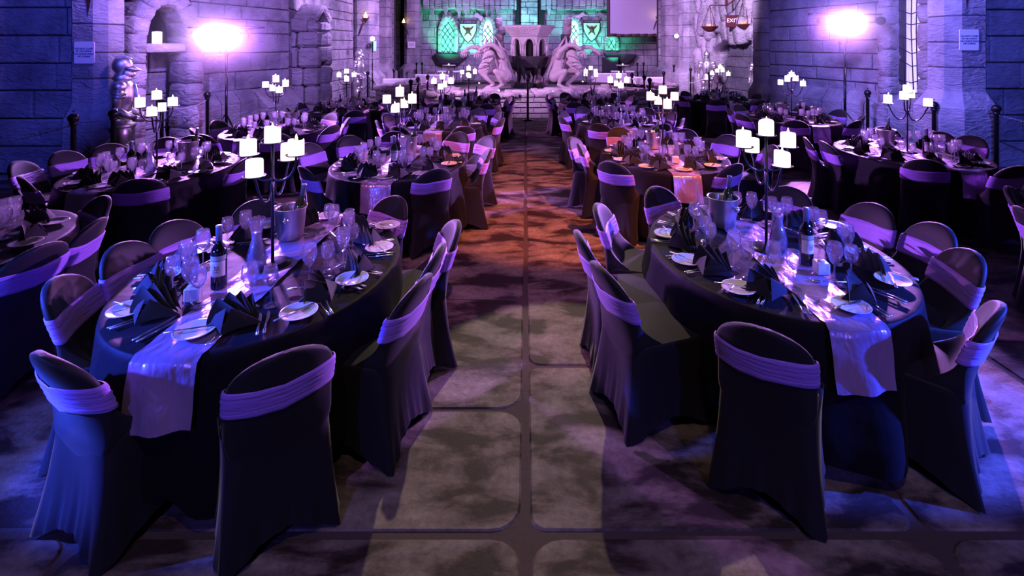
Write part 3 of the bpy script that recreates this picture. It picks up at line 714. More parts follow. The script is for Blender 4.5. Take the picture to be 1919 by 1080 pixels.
def gargoyle(x, y, z, sgn, label):
    t = thing('gargoyle_statue', label, 'statue', (x, y, z), 0, 'crouching gargoyle statues')
    q = lambda cx, cy, d=0: (sgn * (cx - 700) / 509, d, (950 - cy) / 509)
    m = MB()
    def T(pts, rad, n=10, flat=1): m.tube(pts, rad, n, flat=flat); [m.ball(p, r_, 10, 6) for p, r_ in zip(pts, rad)]
    # torso, neck, hips
    T([q(840, 720), q(800, 600), q(765, 480), q(730, 390, -.05)], [.20, .18, .20, .15])
    T([q(740, 400), q(660, 380, -.1), q(600, 380, -.16)], [.12, .10, .11])
    # head: skull, brow, snout, jaw
    m.ball(q(575, 375, -.30), .185, 16, 12, sc=(1.05, .9, .95)); m.ball(q(550, 430, -.34), .155, 14, 10)
    T([q(560, 440, -.34), q(505, 510, -.40), q(455, 562, -.42)], [.150, .115, .085])
    m.ball(q(438, 572, -.43), .072, 12, 8)
    T([q(625, 500, -.30), q(560, 590, -.36), q(505, 622, -.40)], [.09, .055, .035])
    T([q(480, 430, -.50), q(545, 385, -.52), q(635, 365, -.46)], [.035, .055, .035])
    T([q(455, 500, -.50), q(515, 475, -.53), q(585, 485, -.51), q(640, 430, -.44)], [.022, .034, .034, .024], 8)
    T([q(470, 540, -.50), q(530, 535, -.50), q(600, 540, -.46)], [.016, .024, .02], 8)
    for k in range(4): T([q(478 + 26 * k, 578 - 4 * k, -.45), q(480 + 26 * k, 612 - 4 * k, -.45)], [.018, .006], 6)
    for a, b in ((520, 60), (590, 75)): T([q(a + 5, 330, -.15), q(a + (0 if a < 560 else 6), 200, -.15), q(a, b, -.15)], [.085, .055, .008])
    T([q(650, 300, -.05), q(650, 170, 0), q(655, 70, .04)], [.06, .045, .008])
    # near arm curls over the head, hand hanging
    T([q(800, 400, -.22), q(770, 320, -.3), q(650, 215, -.40), q(540, 215, -.46), q(440, 275, -.50)], [.11, .10, .085, .07, .055])
    m.ball(q(415, 320, -.44), .065, 10, 8, sc=(1, .8, 1.1))
    for i, (fx, L) in enumerate(((350, 95), (380, 105), (410, 100), (440, 85), (470, 55))):
        T([q((fx + 415) / 2, 325, -.47), q(fx, 350, -.50 + .03 * i), q(fx - 6, 350 + L * .55, -.50 + .03 * i), q(fx + 6, 350 + L, -.47 + .03 * i)], [.030, .026, .020, .008], 7)
    # far arm further out
    T([q(700, 400, .22), q(560, 330, .25), q(440, 290, .22), q(350, 245, .18), q(240, 245, .12), q(190, 280, .08)], [.10, .09, .075, .075, .06, .05])
    m.ball(q(160, 310, .06), .07, 10, 8, sc=(1, .8, 1.1))
    for i, (fx, L) in enumerate(((95, 95), (125, 105), (155, 105), (185, 85), (225, 60))):
        T([q((fx + 160) / 2, 315, .04), q(fx, 345, .0 + .03 * i), q(fx - 6, 345 + L * .55, .0 + .03 * i), q(fx + 6, 345 + L, .02 + .03 * i)], [.032, .028, .020, .008], 7)
    # legs
    T([q(850, 740, -.08), q(780, 690, -.2), q(690, 650, -.30)], [.19, .15, .10])
    T([q(690, 650, -.30), q(740, 750, -.26), q(790, 860, -.20)], [.09, .085, .055])
    T([q(790, 870, -.20), q(720, 915, -.28), q(640, 935, -.34)], [.065, .06, .035])
    for k in range(4): T([q(700 - 10 * k, 920, -.32 + .05 * k), q(620 - 18 * k, 925, -.36 + .06 * k), q(580 - 18 * k, 945, -.36 + .06 * k)], [.035, .03, .012], 7)
    T([q(800, 700, .12), q(600, 650, .10), q(420, 655, .02)], [.17, .13, .09])
    T([q(420, 660, .02), q(530, 770, .02), q(640, 870, .04)], [.09, .09, .06])
    for k in range(4): T([q(640, 880, .02), q(560 - 15 * k, 925, -.04 + .05 * k), q(510 - 12 * k, 945, -.05 + .06 * k)], [.05, .035, .012], 7)
    # tail stub / ribs
    for k in range(5): T([q(690 + 10 * k, 470 + 30 * k, -.17), q(760, 480 + 34 * k, -.20), q(830, 460 + 38 * k, -.10)], [.012, .020, .012], 6)
    o = m.build('body', ['garg'], t, fix=False)
    r_ = o.modifiers.new('remesh', 'REMESH'); r_.mode = 'VOXEL'; r_.voxel_size = .017; r_.use_smooth_shade = True
    sm_ = o.modifiers.new('smooth', 'SMOOTH'); sm_.iterations = 2; sm_.factor = .5
    # folded wings: bony spars with membrane between
    for d in (.10, .34):
        m = MB(); sp = []
        for k in range(6):
            a = Vector(q(770 + 12 * k, 250 + 30 * k, d)); b = Vector(q(840 + 22 * k, 300 + 75 * k, d + .12)); c = Vector(q(880 + 20 * k, 400 + 85 * k, d + .10))
            m.tube([a, b, c], [.022, .02, .006], 6); sp.append((a, b, c))
        for k in range(5):
            m.grid([[v + Vector((0, .012, 0)) for v in sp[k]], [v + Vector((0, .03, 0)) for v in sp[k + 1]]])
        T2 = MB(); m.tube([q(790, 330, d), q(745, 210, d + .05), q(650, 60, d + .06)], [.05, .035, .01], 8)
        w_ = m.build('wing', ['garg'], t, fix=False)
    return t
gargoyle(bx(932, 56.6), 16.4, .64, 1, 'crouching winged gargoyle statue left of the fountain tower, claws reaching left')
gargoyle(bx(1056, 56.6), 16.4, .64, -1, 'crouching winged gargoyle statue right of the fountain tower, claws reaching right')
# smaller dark carved figures behind the gargoyles
for (px, label) in ((937, 'narrow carved rock spire behind the left gargoyle'), (1062, 'narrow carved rock spire behind the right gargoyle')):
    m = MB(); rr = random.Random(px)
    for k in range(9): rockblob(m, (bx(px, 46) + rr.uniform(-.1, .1), 20.2, .5 + k * .31), .30 - .02 * k, .22, .2, rr)
    tag(m.build('rock_spire', ['rock'], fix=False), label, 'rock')

# ------------------------------------------------------------------ chairs
def chair_cover(seed):
    rr = random.Random(seed); m = MB()
    N = 96
    # skirt: rings from the seat edge to the hem; feet at four corners
    def outline(a, hx, yf, yb, e):
        c, s_ = math.cos(a), math.sin(a); k = (abs(c) ** e + abs(s_) ** e) ** (-1 / e)
        return hx * c * k, (yf if s_ > 0 else yb) * s_ * k
    rows = []
    ph = [rr.uniform(0, 6) for _ in range(4)]
    for t_ in (-.06, -.02, .0, .06, .16, .3, .45, .6, .74, .86, .95, 1.0):
        row = []
        for i in range(N):
            a = 2 * PI * i / N + PI / N
            x0, y0 = outline(a, .212, .225, .246, 6)
            x1, y1 = outline(a, .245, .262, .300, 14)
            ca = abs(math.cos(2 * a))        # 0 at corners
            cf = (1 - ca) ** 1.3
            side = 1 - .10 * (1 - cf)
            hem = .085 * (1 - cf) ** 1.3 + .003
            tt = max(t_, 0); w_ = tt ** 1.25
            x = x0 + (x1 * side - x0) * w_; y = y0 + (y1 * side - y0) * w_
            pin = math.sin(PI * min(1, tt)) * .018 * (1 - cf); x *= 1 - pin * 3; y *= 1 - pin * 3
            z = .475 * (1 - tt) + hem * tt
            if t_ < 0: z = .475 + .012 * (1 + t_ / .06) if t_ > -.05 else .487; x *= 1 + t_ * .6; y *= 1 + t_ * .6
            if t_ > .5:
                f_ = (t_ - .5) * 2; r_ = 1 + .035 * f_ * math.sin(a * 26 + ph[0]) * (.35 + cf) + .015 * f_ * math.sin(a * 13 + ph[1]); x *= r_; y *= r_
            row.append((x, y, z))
        rows.append(row)
    m.grid(rows, 0, True, True)
    top = rows[0]; m.add([(x, y, z) for x, y, z in top] + [(x * .5, y * .5, .497) for x, y, z in top] + [(0, 0, .50)], [(i, (i + 1) % N, (i + 1) % N + N, i + N) for i in range(N)] + [(i + N, (i + 1) % N + N, 2 * N) for i in range(N)], 0, True)
    # back: cross sections from below the seat to the arched top
    for sec in (back_rows(0),): 
        m.grid(sec, 0, True, True); n = len(sec[0])
        tp = sec[-1]; c = tuple(sum(p[k] for p in tp) / n for k in range(3)); m.add(list(tp) + [c], [(i, (i + 1) % n, n) for i in range(n)], 0, True)
    return m
ZTOP = .87
def back_sec(z, off=0, n=28, grow=0):
    ZS = .69; W_ = .208
    w_ = W_ + grow
    if z > ZS: 
        f_ = min(1, (z - ZS) / (ZTOP - ZS)); w_ = W_ * math.sqrt(max(0, 1 - f_ ** 2.3)) + grow
    if z < .5: w_ = W_ - .004 - max(0, .475 - z) * .35
    yc = -.222 - .13 * max(0, (z - .46) / .41) ** 1.25
    th = (.030 if z < .70 else .008 + .022 * math.sqrt(max(0, 1 - ((z - .70) / (ZTOP - .70)) ** 5))) + off
    if z < .475: yc = -.222 + (.475 - z) * .12
    cv = .045 * min(1, max(0, (z - .44) / .16))
    fr = 0
    if z < .62: fr = .20 * ((.62 - z) / .15) ** 1.7 if z > .47 else max(0, .2 - (.47 - z) * 3)
    row = []
    for i in range(n):
        a = 2 * PI * i / n; c, s_ = math.cos(a), math.sin(a)
        x = (w_ + off) * math.copysign(abs(c) ** .5, c); y = th * math.copysign(abs(s_) ** .7, s_)
        y += cv * (x / .22) ** 2
        if s_ > 0: y += fr * (.25 + .75 * (abs(x) / .22) ** 3)
        row.append((x, yc + y, z))
    return row
def back_rows(off):
    zs = [.30, .38, .44, .47, .50, .53, .56, .59, .62, .66, .69, .73, .765, .795, .82, .84, .855, .865, .8696]
    return [back_sec(z, off) for z in zs]
def sash_mesh(seed):
    rr = random.Random(seed); m = MB(); tilt = rr.uniform(-.05, .05); rows = []
    zs = [(z_ - .014, o_) for z_, o_ in [(.622, .002), (.626, .007), (.642, .009), (.650, .0065), (.665, .0095), (.684, .0075), (.700, .010), (.712, .007), (.726, .0095), (.742, .008), (.747, .002)]]
    for z, off in zs:
        row = back_sec(z, off + .002)
        row = [(x, y, zz + tilt * x + .004 * math.sin(x * 21 + seed) + .010 * (x / .24) ** 2) for x, y, zz in row]; rows.append(row)
    m.grid(rows, 0, True, True)
    return m
protos = []
for sd in range(3):
    t = thing('banquet_chair', 'banquet chair', 'chair', (0, 0, 0), 0)
    chair_cover(sd).build('chair_cover', ['cover'], t); sash_mesh(sd + 5).build('sash', ['sash'], t, fix=True)
    protos.append(t)
TOPB = .335       # distance from chair origin back to its top edge
def clock(a):    # a: degrees, math angle, 0 = right, -90 = nearest the camera
    return (90 - a) / 30 % 12
CL = ['twelve', 'one', 'two', 'three', 'four', 'five', 'six', 'seven', 'eight', 'nine', 'ten', 'eleven']
def clocks(angs):
    """distinct clock words for a ring of up to 12 angles"""
    order = sorted(range(len(angs)), key=lambda i: clock(angs[i])); c = [clock(angs[i]) for i in order]; best = None
    n = len(angs)
    import itertools
    # greedy matching of sorted values on the 12 slots with the least error
    for s0 in range(12):
        slots = []; cur = s0 - 1; err = 0
        base = c[0]
        first = s0 if abs(s0 - base) <= 6 else (s0 - 12 if s0 > base else s0 + 12)
        cur = first; slots = [first]; err = abs(first - base)
        for k in range(1, n):
            r_ = round(c[k]); cur = max(cur + 1, r_); cur = min(cur, first + 11 - (n - 1 - k)); slots.append(cur); err += abs(cur - c[k]) ** 2
        if len({s % 12 for s in slots}) == n and (best is None or err < best[0]): best = (err, slots)
    out = [None] * n
    for k, i in enumerate(order): out[i] = CL[best[1][k] % 12]
    return out

# ------------------------------------------------------------------ tables
RX, RY, ZTAB = .74, .90, .74
# name phrase, centre x, y, list of measured chair tops (pixels) or ring angles
TAB = {
 'L1': ('front table left of aisle', -1.56, 3.06, 'px', [(535, 655), (90, 660), (105, 522), (225, 457), (320, 415), (480, 375), (742, 368), (855, 415), (825, 460), (790, 520)]),
 'R1': ('front table right of aisle', 1.60, 3.30, 'px', [(1425, 610), (1125, 495), (1085, 435), (1120, 383), (1228, 350), (1480, 350), (1640, 382), (1760, 420), (1820, 470), (1870, 570)]),
 'L2': ('second table left of aisle', -1.46, 5.76, 'px', [(803, 309), (567, 311), (575, 268), (637, 249), (735, 239), (880, 241), (932, 252), (917, 279)]),
 'R2': ('second table right of aisle', 1.68, 6.08, 'px', [(1145, 302), (1378, 306), (1290, 238), (1151, 235), (1072, 257), (1453, 272), (1367, 252), (1085, 268)]),
 'L3': ('third table left of aisle', -1.44, 8.60, 'ring', [-62, -118, -155, 168, 132, 96, 60, 24, -12]),
 'R3': ('third table right of aisle', 1.66, 8.85, 'ring', [-118, -62, -25, 12, 48, 84, 120, 156, -168]),
 'L4': ('fourth table left of aisle', -1.32, 11.5, 'ring', [-62, -118, -155, 168, 132, 96, 60, 24, -12]),
 'R4': ('fourth table right of aisle', 1.55, 11.8, 'ring', [-118, -62, -25, 12, 48, 84, 120, 156, -168]),
 'OL0': ('table cut by left edge', -3.98, 3.2, 'px', [(168, 373), (166, 412), (40, 455)]),
 'OL1': ('front table beside left armour', -4.05, 5.45, 'px', [(268, 325), (40, 330), (33, 302), (107, 282), (188, 265), (315, 251), (430, 295), (395, 233)]),
 'OL2': ('middle table of far left row', -4.0, 7.95, 'ring', [-60, -115, -150, 172, 135, 98, 62, 22, -15]),
 'OL3': ('back table of far left row', -3.75, 10.4, 'ring', [-60, -115, -150, 172, 135, 98, 62, 22, -15]),
 'OR1': ('front table of far right row', 4.80, 6.24, 'px', [(1735, 298), (1575, 265), (1510, 257), (1640, 226), (1790, 237), (1863, 249), (1905, 310)]),
 'OR2': ('middle table of far right row', 4.93, 9.2, 'ring', [-118, -62, -25, 12, 48, 84, 120, 156, -168]),
 'OR3': ('back table of far right row', 4.78, 12.2, 'ring', [-118, -62, -25, 12, 48, 84, 120, 156, -168]),
 'OR0': ('table past the right edge', 4.8, 3.45, 'px', [(1890, 350), (1915, 388)]),
}
FOC = FPX
def from_px(x, y, k):
    s_ = (y - 84) / k; return (x - 985) / s_, FOC / s_
def cloth_mesh(seed):
    rr = random.Random(seed); m = MB(); N = 120; rows = []
    pa = [(rr.randint(9, 13), rr.uniform(0, 6), .030), (rr.randint(14, 19), rr.uniform(0, 6), .016), (rr.randint(5, 7), rr.uniform(0, 6), .02)]
    def pt(a, t_):
        fold = sum(A * math.sin(n * a + p) for n, p, A in pa)
        if t_ <= 0:
            q = 1 + t_; return (RX * q * math.cos(a), RY * q * math.sin(a), ZTAB)
        g = min(1, t_ * 1.2); sq = .05 * abs(math.cos(2 * a + .78)) ** 3
        ex = .012 + (fold + .045 + sq) * g ** 1.1
        z = ZTAB - .012 - (.60 + .05 * math.sin(4 * a + seed)) * t_
        if t_ < .02: z = ZTAB - .004; ex = .006
        nx, ny = math.cos(a), math.sin(a)
        return ((RX + ex) * nx, (RY + ex) * ny, z)
    for t_ in (-.97, -.6, -.3, -.1, -.03, 0, .005, .03, .08, .16, .28, .42, .58, .74, .88, 1.0):
        rows.append([pt(2 * PI * i / N, t_) for i in range(N)])
    m.grid(rows, 0, True, True); m.add([p for p in rows[0]] + [(0, 0, ZTAB)], [(i, (i + 1) % N, N) for i in range(N)], 0, True)
    return m
def runner_mesh(seed, w_=.145, drop=.27):
    rr = random.Random(seed); m = MB(); NX = 13; path = []
    L = RY + .012
    for k in range(10): path.append((-L - .018 - .05 * (1 - k / 9) , ZTAB - drop + drop * k / 9 * .96))
    path.append((-L - .006, ZTAB - .004))
    for k in range(41): y = -L + .02 + (2 * L - .04) * k / 40; path.append((y, ZTAB + .006))
    path.append((L + .006, ZTAB - .004))
    for k in range(10): path.append((L + .018 + .05 * k / 9, ZTAB - .02 - (drop - .02) * k / 9))
    rows = []; ph = [rr.uniform(0, 6) for _ in range(8)]
    for y, z in path:
        row = []
        for i in range(NX):
            u = i / (NX - 1) * 2 - 1; x = u * w_ * (1 + .02 * math.sin(5 * y + ph[0]))
            if abs(y) < L - .01:
                d = .0035 * (math.sin(23 * y + 9 * x + ph[1]) + math.sin(31 * x - 14 * y + ph[2]) + .8 * math.sin(47 * y + 21 * x + ph[5])); p_ = (x, y, z + max(-.003, d))
            else:
                hang = max(0, ZTAB - z) / drop; d = (.018 * math.sin(17 * x + ph[3] + 2.5 * z) + .010 * math.sin(38 * x + ph[4] + 9 * z) + .006 * math.sin(26 * z + 20 * x)) * hang ** .7
                edge = RY * (math.sqrt(max(0, 1 - (x / RX) ** 2)) - 1)
                sy = 1 if y > 0 else -1
                p_ = (x, y + sy * (d + .012) + sy * edge * .9, z)
            row.append(p_)
        rows.append(row)
    m.grid(rows); return m
def plate_mesh():
    return MB().lathe([(.001, .004), (.048, .004), (.052, .0), (.056, .004), (.086, .017), (.090, .019), (.0905, .021), (.086, .020), (.058, .009), (.048, .008), (.001, .008)], 36, cap=False)
def glass_parts(h=.205, rb=.039):
    st = MB().lathe([(.0045, .006), (.0038, .03), (.0038, .085), (.006, .098)], 10)
    ft = MB().lathe([(.036, 0), (.037, .0015), (.020, .004), (.006, .008), (.001, .009)], 20)
    z0 = .097; H = h - z0
    out = [(.001, z0), (.012, z0 + .004), (.024, z0 + H * .14), (.034, z0 + H * .32), (rb, z0 + H * .52), (rb * .98, z0 + H * .70), (rb * .86, z0 + H * .9), (rb * .80, h)]
    inn = [(max(.001, r - .0016), z + (.004 if k == 0 else .001)) for k, (r, z) in enumerate(out)][::-1]; inn[0] = (out[-1][0] - .0016, h)
    bw = MB().lathe(out + inn, 20, cap=False)
    return st, ft, bw
def napkin_mesh(seed):
    rr = random.Random(seed); m = MB(); th = .003
    def sheet(P):                                # P: rows of points -> closed thin sheet
        a = [[Vector(p) for p in r] for r in P]; m.grid(a); m.grid([[p + Vector((0, th, .001)) for p in r] for r in a])
        e = [r[0] for r in a] + a[-1][1:] + [r[-1] for r in a][::-1][1:] + a[0][::-1][1:-1]
        m.grid([e + [e[0]], [p + Vector((0, th, .001)) for p in e + [e[0]]]])
    # tent body: a low folded triangle, apex up at the back
    n = 7
    for s_ in (-1, 1):
        P = []
        for k in range(n):
            v = k / (n - 1); row = []
            for i in range(6):
                u = i / 5; x = s_ * (.125 * (1 - v) * u + .012 * v); y = -.055 + .10 * u * (1 - v) + .06 * v; z = .112 * v ** .85 + .012 * math.sin(PI * u) * (1 - v); row.append((x, y, z + .002))
            P.append(row)
        sheet(P)
    # nested curved sails rising behind the flap, each tip a little beyond the last
    for j in range(4):
        P = []; x0 = -.10 + .026 * j; tx = -.075 + .040 * j; hh = (.150, .162, .158, .140)[j] + rr.uniform(-.008, .008); yb = .012 + .020 * j
        for k in range(9):
            v = k / 8; row = []
            for i in range(6):
                u = i / 5; L = x0 * (1 - v ** 1.7) + tx * v ** 1.7; Rr = (.105 - .006 * j) * (1 - v) ** .8 + tx * (1 - (1 - v) ** .8)
                x = L + (Rr - L) * u; z = hh * v ** .9; y = yb + .030 * math.sin(PI * u) * (1 - v) + .035 * v * v + .02 * u * (1 - v); row.append((x, y, max(z, .003)))
            P.append(row)
        sheet(P)
    return m
def _flat(m): m.v = [(x * 1.12, y * 1.1, z * .84) for x, y, z in m.v]; return m
def knife_mesh(): 
    m = MB(); m.tube([(0, -.11, .005), (0, -.05, .006), (0, -.005, .005)], [.0065, .0055, .004], 8, flat=.6)
    m.add([(-.004, -.005, .003), (.006, -.005, .003), (.0095, .03, .003), (.009, .08, .003), (.0, .108, .003), (-.005, .09, .003), (-.004, -.005, .006), (.006, -.005, .004), (.0095, .03, .004), (.009, .08, .004), (.0, .108, .004), (-.005, .09, .006)], [(0, 5, 4, 3, 2, 1), (6, 7, 8, 9, 10, 11)] + [(i, (i + 1) % 6, (i + 1) % 6 + 6, i + 6) for i in range(6)]); return m
def fork_mesh():
    m = MB(); m.tube([(0, -.10, .006), (0, -.03, .004), (0, .04, .006)], [.007, .0032, .004], 8, flat=.5)
    m.tube([(0, .035, .006), (0, .055, .004), (0, .065, .004)], [.004, .0115, .012], 8, flat=.25)
    for k in range(4): x = -.009 + .006 * k; m.tube([(x, .06, .004), (x, .09, .004), (x, .108, .008)], [.0022, .0018, .001], 5)
    return m
def spoon_mesh():
    m = MB(); m.tube([(0, -.10, .006), (0, -.03, .004), (0, .04, .006)], [.006, .0032, .0035], 8, flat=.5)
    m.ball((0, .068, .007), .02, 12, 8, sc=(.85, 1.45, .28)); return m
def proto_single(name, cat, mbf, mats): o = mbf.build(name, mats); o['category'] = cat; return o
P_plate = proto_single('side_plate', 'plate', plate_mesh(), ['china'])
P_nap = [proto_single('folded_napkin', 'napkin', _flat(napkin_mesh(k)), ['napkin']) for k in range(3)]
P_knife = proto_single('dinner_knife', 'knife', knife_mesh(), ['steel']); P_fork = proto_single('dinner_fork', 'fork', fork_mesh(), ['steel']); P_spoon = proto_single('dessert_spoon', 'spoon', spoon_mesh(), ['steel'])
st, ft, bw = glass_parts(.224, .042)
P_glass = thing('wine_glass', 'wine glass', 'glass'); bw.build('bowl', ['glass'], P_glass); st.build('stem', ['glass'], P_glass); ft.build('foot', ['glass'], P_glass)
st, ft, bw = glass_parts(.204, .038)
P_glass2 = thing('wine_glass', 'wine glass', 'glass'); bw.build('bowl', ['glass'], P_glass2); st.build('stem', ['glass'], P_glass2); ft.build('foot', ['glass'], P_glass2)
# bottle
def bottle(mat_, name='wine_bottle'):
    t = thing(name, 'bottle', 'bottle')
    MB().lathe([(.030, .003), (.038, .0), (.040, .006), (.040, .195), (.036, .222), (.020, .245), (.0155, .262), (.0155, .30)], 24).build('bottle_body', [mat_], t)
    MB().lathe([(.0165, .262), (.0165, .336), (.0175, .338), (.0175, .345), (.012, .347), (.001, .347)], 20).build('foil_capsule', ['capsule'], t)
    def wrap(z0, z1, a0, a1, r, n=14): m = MB(); m.grid([[(r * math.sin(R(a0 + (a1 - a0) * i / n)), -r * math.cos(R(a0 + (a1 - a0) * i / n)), z) for i in range(n + 1)] for z in (z0, z1)]); return m
    lb = wrap(.075, .158, -75, 70, .0406).build('front_label', ['label'], t)
    m = wrap(.161, .187, -80, 80, .0407); m.build('neck_band', ['band'], t)
    m = MB()
    for (u0, u1, v0, v1) in ((-12, 24, .128, .131), (-12, 24, .098, .101), (-12, -9, .098, .131), (21, 24, .098, .131), (-4, -1, .106, .131), (4, 7, .098, .120), (12, 15, .106, .131), (-12, 10, .112, .115), (6, 24, .117, .120)):
        m2 = wrap(v0, v1, u0, u1, .0409, 3); k = len(m.v); m.v += m2.v; m.f += [tuple(i + k for i in f) for f in m2.f]; m.m += m2.m; m.sm += m2.sm
    m.build('printed_mark', ['mark'], lb)
    return t
P_bottle = bottle('bottle'); P_bottle2 = bottle('greenbottle')
P_bottle2.name = 'wine_bottle'
def carafe():
    t = thing('water_carafe', 'carafe', 'carafe')
    o = [(.046, 0), (.052, .006), (.055, .06), (.052, .10), (.036, .155), (.028, .19), (.030, .22), (.040, .275), (.048, .31)]
    i = [(r - .003, z + .004) for r, z in o][::-1]; i[0] = (.045, .31); i[-1] = (.001, .006)
    MB().lathe([(.001, 0)] + o + i, 28, cap=False).build('carafe_glass', ['glass'], t)
    MB().lathe([(.001, .007)] + [(r - .0045, z + .006) for r, z in o[:7]] + [(.001, .226)], 28, cap=False).build('water', ['water'], t)
    return t
P_car = carafe()
def bucket():
    t = thing('ice_bucket', 'bucket', 'ice bucket'); h = .215
    MB().lathe([(.001, 0), (.078, 0), (.084, .006), (.092, .07), (.104, h - .01), (.112, h), (.114, h + .003), (.110, h + .004), (.101, h - .012), (.088, .07), (.080, .012), (.001, .012)], 40, cap=False).build('bucket_body', ['brushed'], t)
    for s_ in (-1, 1):
        k = MB(); k.tube([(s_ * .03, -.096, .155), (s_ * .032, -.118, .157)], .008, 8); k.ball((s_ * .032, -.126, .157), .021, 12, 8); 
        k.xform(Matrix.Rotation(R(0 if s_ > 0 else 180 + 18), 4, 'Z')); k.build('knob', ['steel'], t)
    return t
P_buck = bucket()
def votive():
    t = thing('candle_holder', 'holder', 'candle holder')
    MB().bbox(-.036, .036, -.036, .036, 0, .072, .006).build('holder_block', ['votive'], t)
    MB().lathe([(.001, .0725), (.02, .073), (.02, .078), (.001, .078)], 14, cap=False).build('tea_light', ['label'], t)
    return t
P_vot = votive()
# candelabra
ARMS = [(-90, .205, .595, True), (90, .205, .595, True), (180, .150, .672, False), (0, .145, .672, False)]
def candelabra():
    t = thing('candelabra', 'candelabra', 'candelabra')
    MB().lathe([(.105, 0), (.105, .006), (.06, .012), (.015, .02), (.001, .02)], 32).build('base', ['iron'], t)
    m = MB(); m.tube([(0, 0, .01), (0, 0, .745)], .0095, 10); m.lathe([(.008, 0), (.016, .006), (.016, .018), (.008, .024)], 10, (0, 0, .508)); m.build('pole', ['iron'], t)
    def dish(c, par=None):
        m = MB(); m.lathe([(.001, -.006), (.012, -.004), (.055, -.003), (.064, .004), (.062, .005), (.054, 0), (.001, -.001)], 28, c, cap=False); return m
    dish((0, 0, .75)).build('dish', ['iron'], t)
    for a, r, z, dip in ARMS:
        a = R(a); c, s_ = math.cos(a), math.sin(a); pts = []
        for k in range(15):
            f_ = k / 14
            if dip: rad = .012 + (r - .012) * (1 - math.cos(PI * f_)) / 2; zz = .52 - .115 * math.sin(PI * min(1, f_ * 1.25)) + (z - .006 - .52) * max(0, (f_ - .45) / .55) ** 1.6
            else: rad = .01 + (r - .01) * math.sin(f_ * PI / 2); zz = .52 + (z - .006 - .52) * (1 - math.cos(f_ * PI / 2)) - .02 * math.sin(PI * f_)
            pts.append((rad * c, rad * s_, zz))
        m = MB(); m.tube(pts, .0075, 8); ar = m.build('arm', ['iron'], t)
        dish((r * c, r * s_, z)).build('dish', ['iron'], ar)
    return t
P_cand = candelabra()
def candle(seed, lit):
    rr = random.Random(seed); t = thing('pillar_candle', 'candle', 'candle'); m = MB(); n = 24; h = rr.uniform(.092, .112); r = .047
    slant = rr.choice([0, 0, .02, .035]) ; dip = rr.uniform(.0, 1) ; a0 = rr.uniform(0, 6)
    rows = []
    for q, zf in ((1, 0), (1, .5), (.99, .92), (.94, 1.0)):
        rows.append([(r * q * math.cos(2 * PI * i / n), r * q * math.sin(2 * PI * i / n), h * zf - (slant * (1 + math.cos(2 * PI * i / n - a0)) / 2 * zf + (.028 if dip > .6 and abs(((2 * PI * i / n - a0 + PI) % (2 * PI)) - PI) < .55 else 0) * zf)) for i in range(n)])
    rows.append([(r * .75 * math.cos(2 * PI * i / n), r * .75 * math.sin(2 * PI * i / n), h * .80 - slant * .5) for i in range(n)])
    rows.append([(.001 * math.cos(2 * PI * i / n), .001 * math.sin(2 * PI * i / n), h * .78 - slant * .5) for i in range(n)])
    m.grid(rows, 0, True, True); m.add(rows[0], [tuple(range(n))]); m.build('wax', ['wax'], t)
    if lit:
        f = MB(); z = h * .80 - slant * .5; f.lathe([(.001, z), (.006, z + .008), (.0085, z + .018), (.006, z + .032), (.001, z + .05)], 10, (rr.uniform(-.01, .01), 0, 0), cap=False); f.build('flame', ['flame'], t)
    return t
P_cdl = [candle(k, k % 4 != 3) for k in range(8)]

rc = random.Random(99)
def setting(key, ph, i, word, cx, cy, ap, full, plate_xy=None):
    """one place: napkin in front of the diner, plate on the left with a knife, cutlery, two glasses"""
    def P(a, k): return (cx + RX * k * math.cos(R(a)), cy + RY * k * math.sin(R(a)))
    def face(x, y): return math.atan2(cy - y, cx - x) - PI / 2      # local +y points to the table centre
    x, y = plate_xy or P(ap, .83); of = f"at {word} o'clock, {ph}"; g = f'{ph}'
    rz = face(x, y)
    inst(P_plate, (x, y, ZTAB + .008), rz, f"white side plate {of}", 'side plates, ' + g)
    an = ap + 13; xn, yn = P(an, .80); rn = face(xn, yn) + rc.uniform(-.35, .35)
    inst(P_nap[rc.randrange(3)], (xn, yn, ZTAB + .006), rn, f"black fan-folded napkin {of}", 'folded napkins, ' + g)
    if full:
        def put(p, lx, ly, rot, label, grp, z=.009):
            c, s_ = math.cos(rz), math.sin(rz); inst(p, (x + c * lx - s_ * ly, y + s_ * lx + c * ly, ZTAB + z), rz + rot, label, grp)
        put(P_knife, -.015, .0, R(-72), f"butter knife resting on plate {of}", 'knives, ' + g, .026)
        put(P_fork, .112, -.005, R(4), f"dinner fork nearest the plate {of}", 'forks, ' + g)
        put(P_fork, .140, .0, R(-3), f"dinner fork nearest the napkin {of}", 'forks, ' + g)
        if full > 1:
            def pa(p, a, k, rot, label, grp):
                xx, yy = P(a, k); inst(p, (xx, yy, ZTAB + .009), face(xx, yy) + rot, label, grp)
            pa(P_knife, ap + 25.5, .82, R(2), f"dinner knife nearest the napkin {of}", 'knives, ' + g)
            pa(P_knife, ap + 28.5, .82, R(-3), f"dinner knife away from the napkin {of}", 'knives, ' + g)
            pa(P_spoon, ap + 12, .56, R(70), f"dessert spoon beyond the napkin {of}", 'spoons, ' + g)
    j = rc.uniform(-2.5, 2.5)
    xg, yg = P(ap + 17 + j, .57 + rc.uniform(-.03, .03)); inst(P_glass, (xg, yg, ZTAB + .009), rc.uniform(0, 6), f"larger wine glass {of}", 'larger wine glasses, ' + g)
    xg, yg = P(ap + 29 + j, .60 + rc.uniform(-.03, .03)); inst(P_glass2, (xg, yg, ZTAB + .009), rc.uniform(0, 6), f"smaller wine glass {of}", 'smaller wine glasses, ' + g)

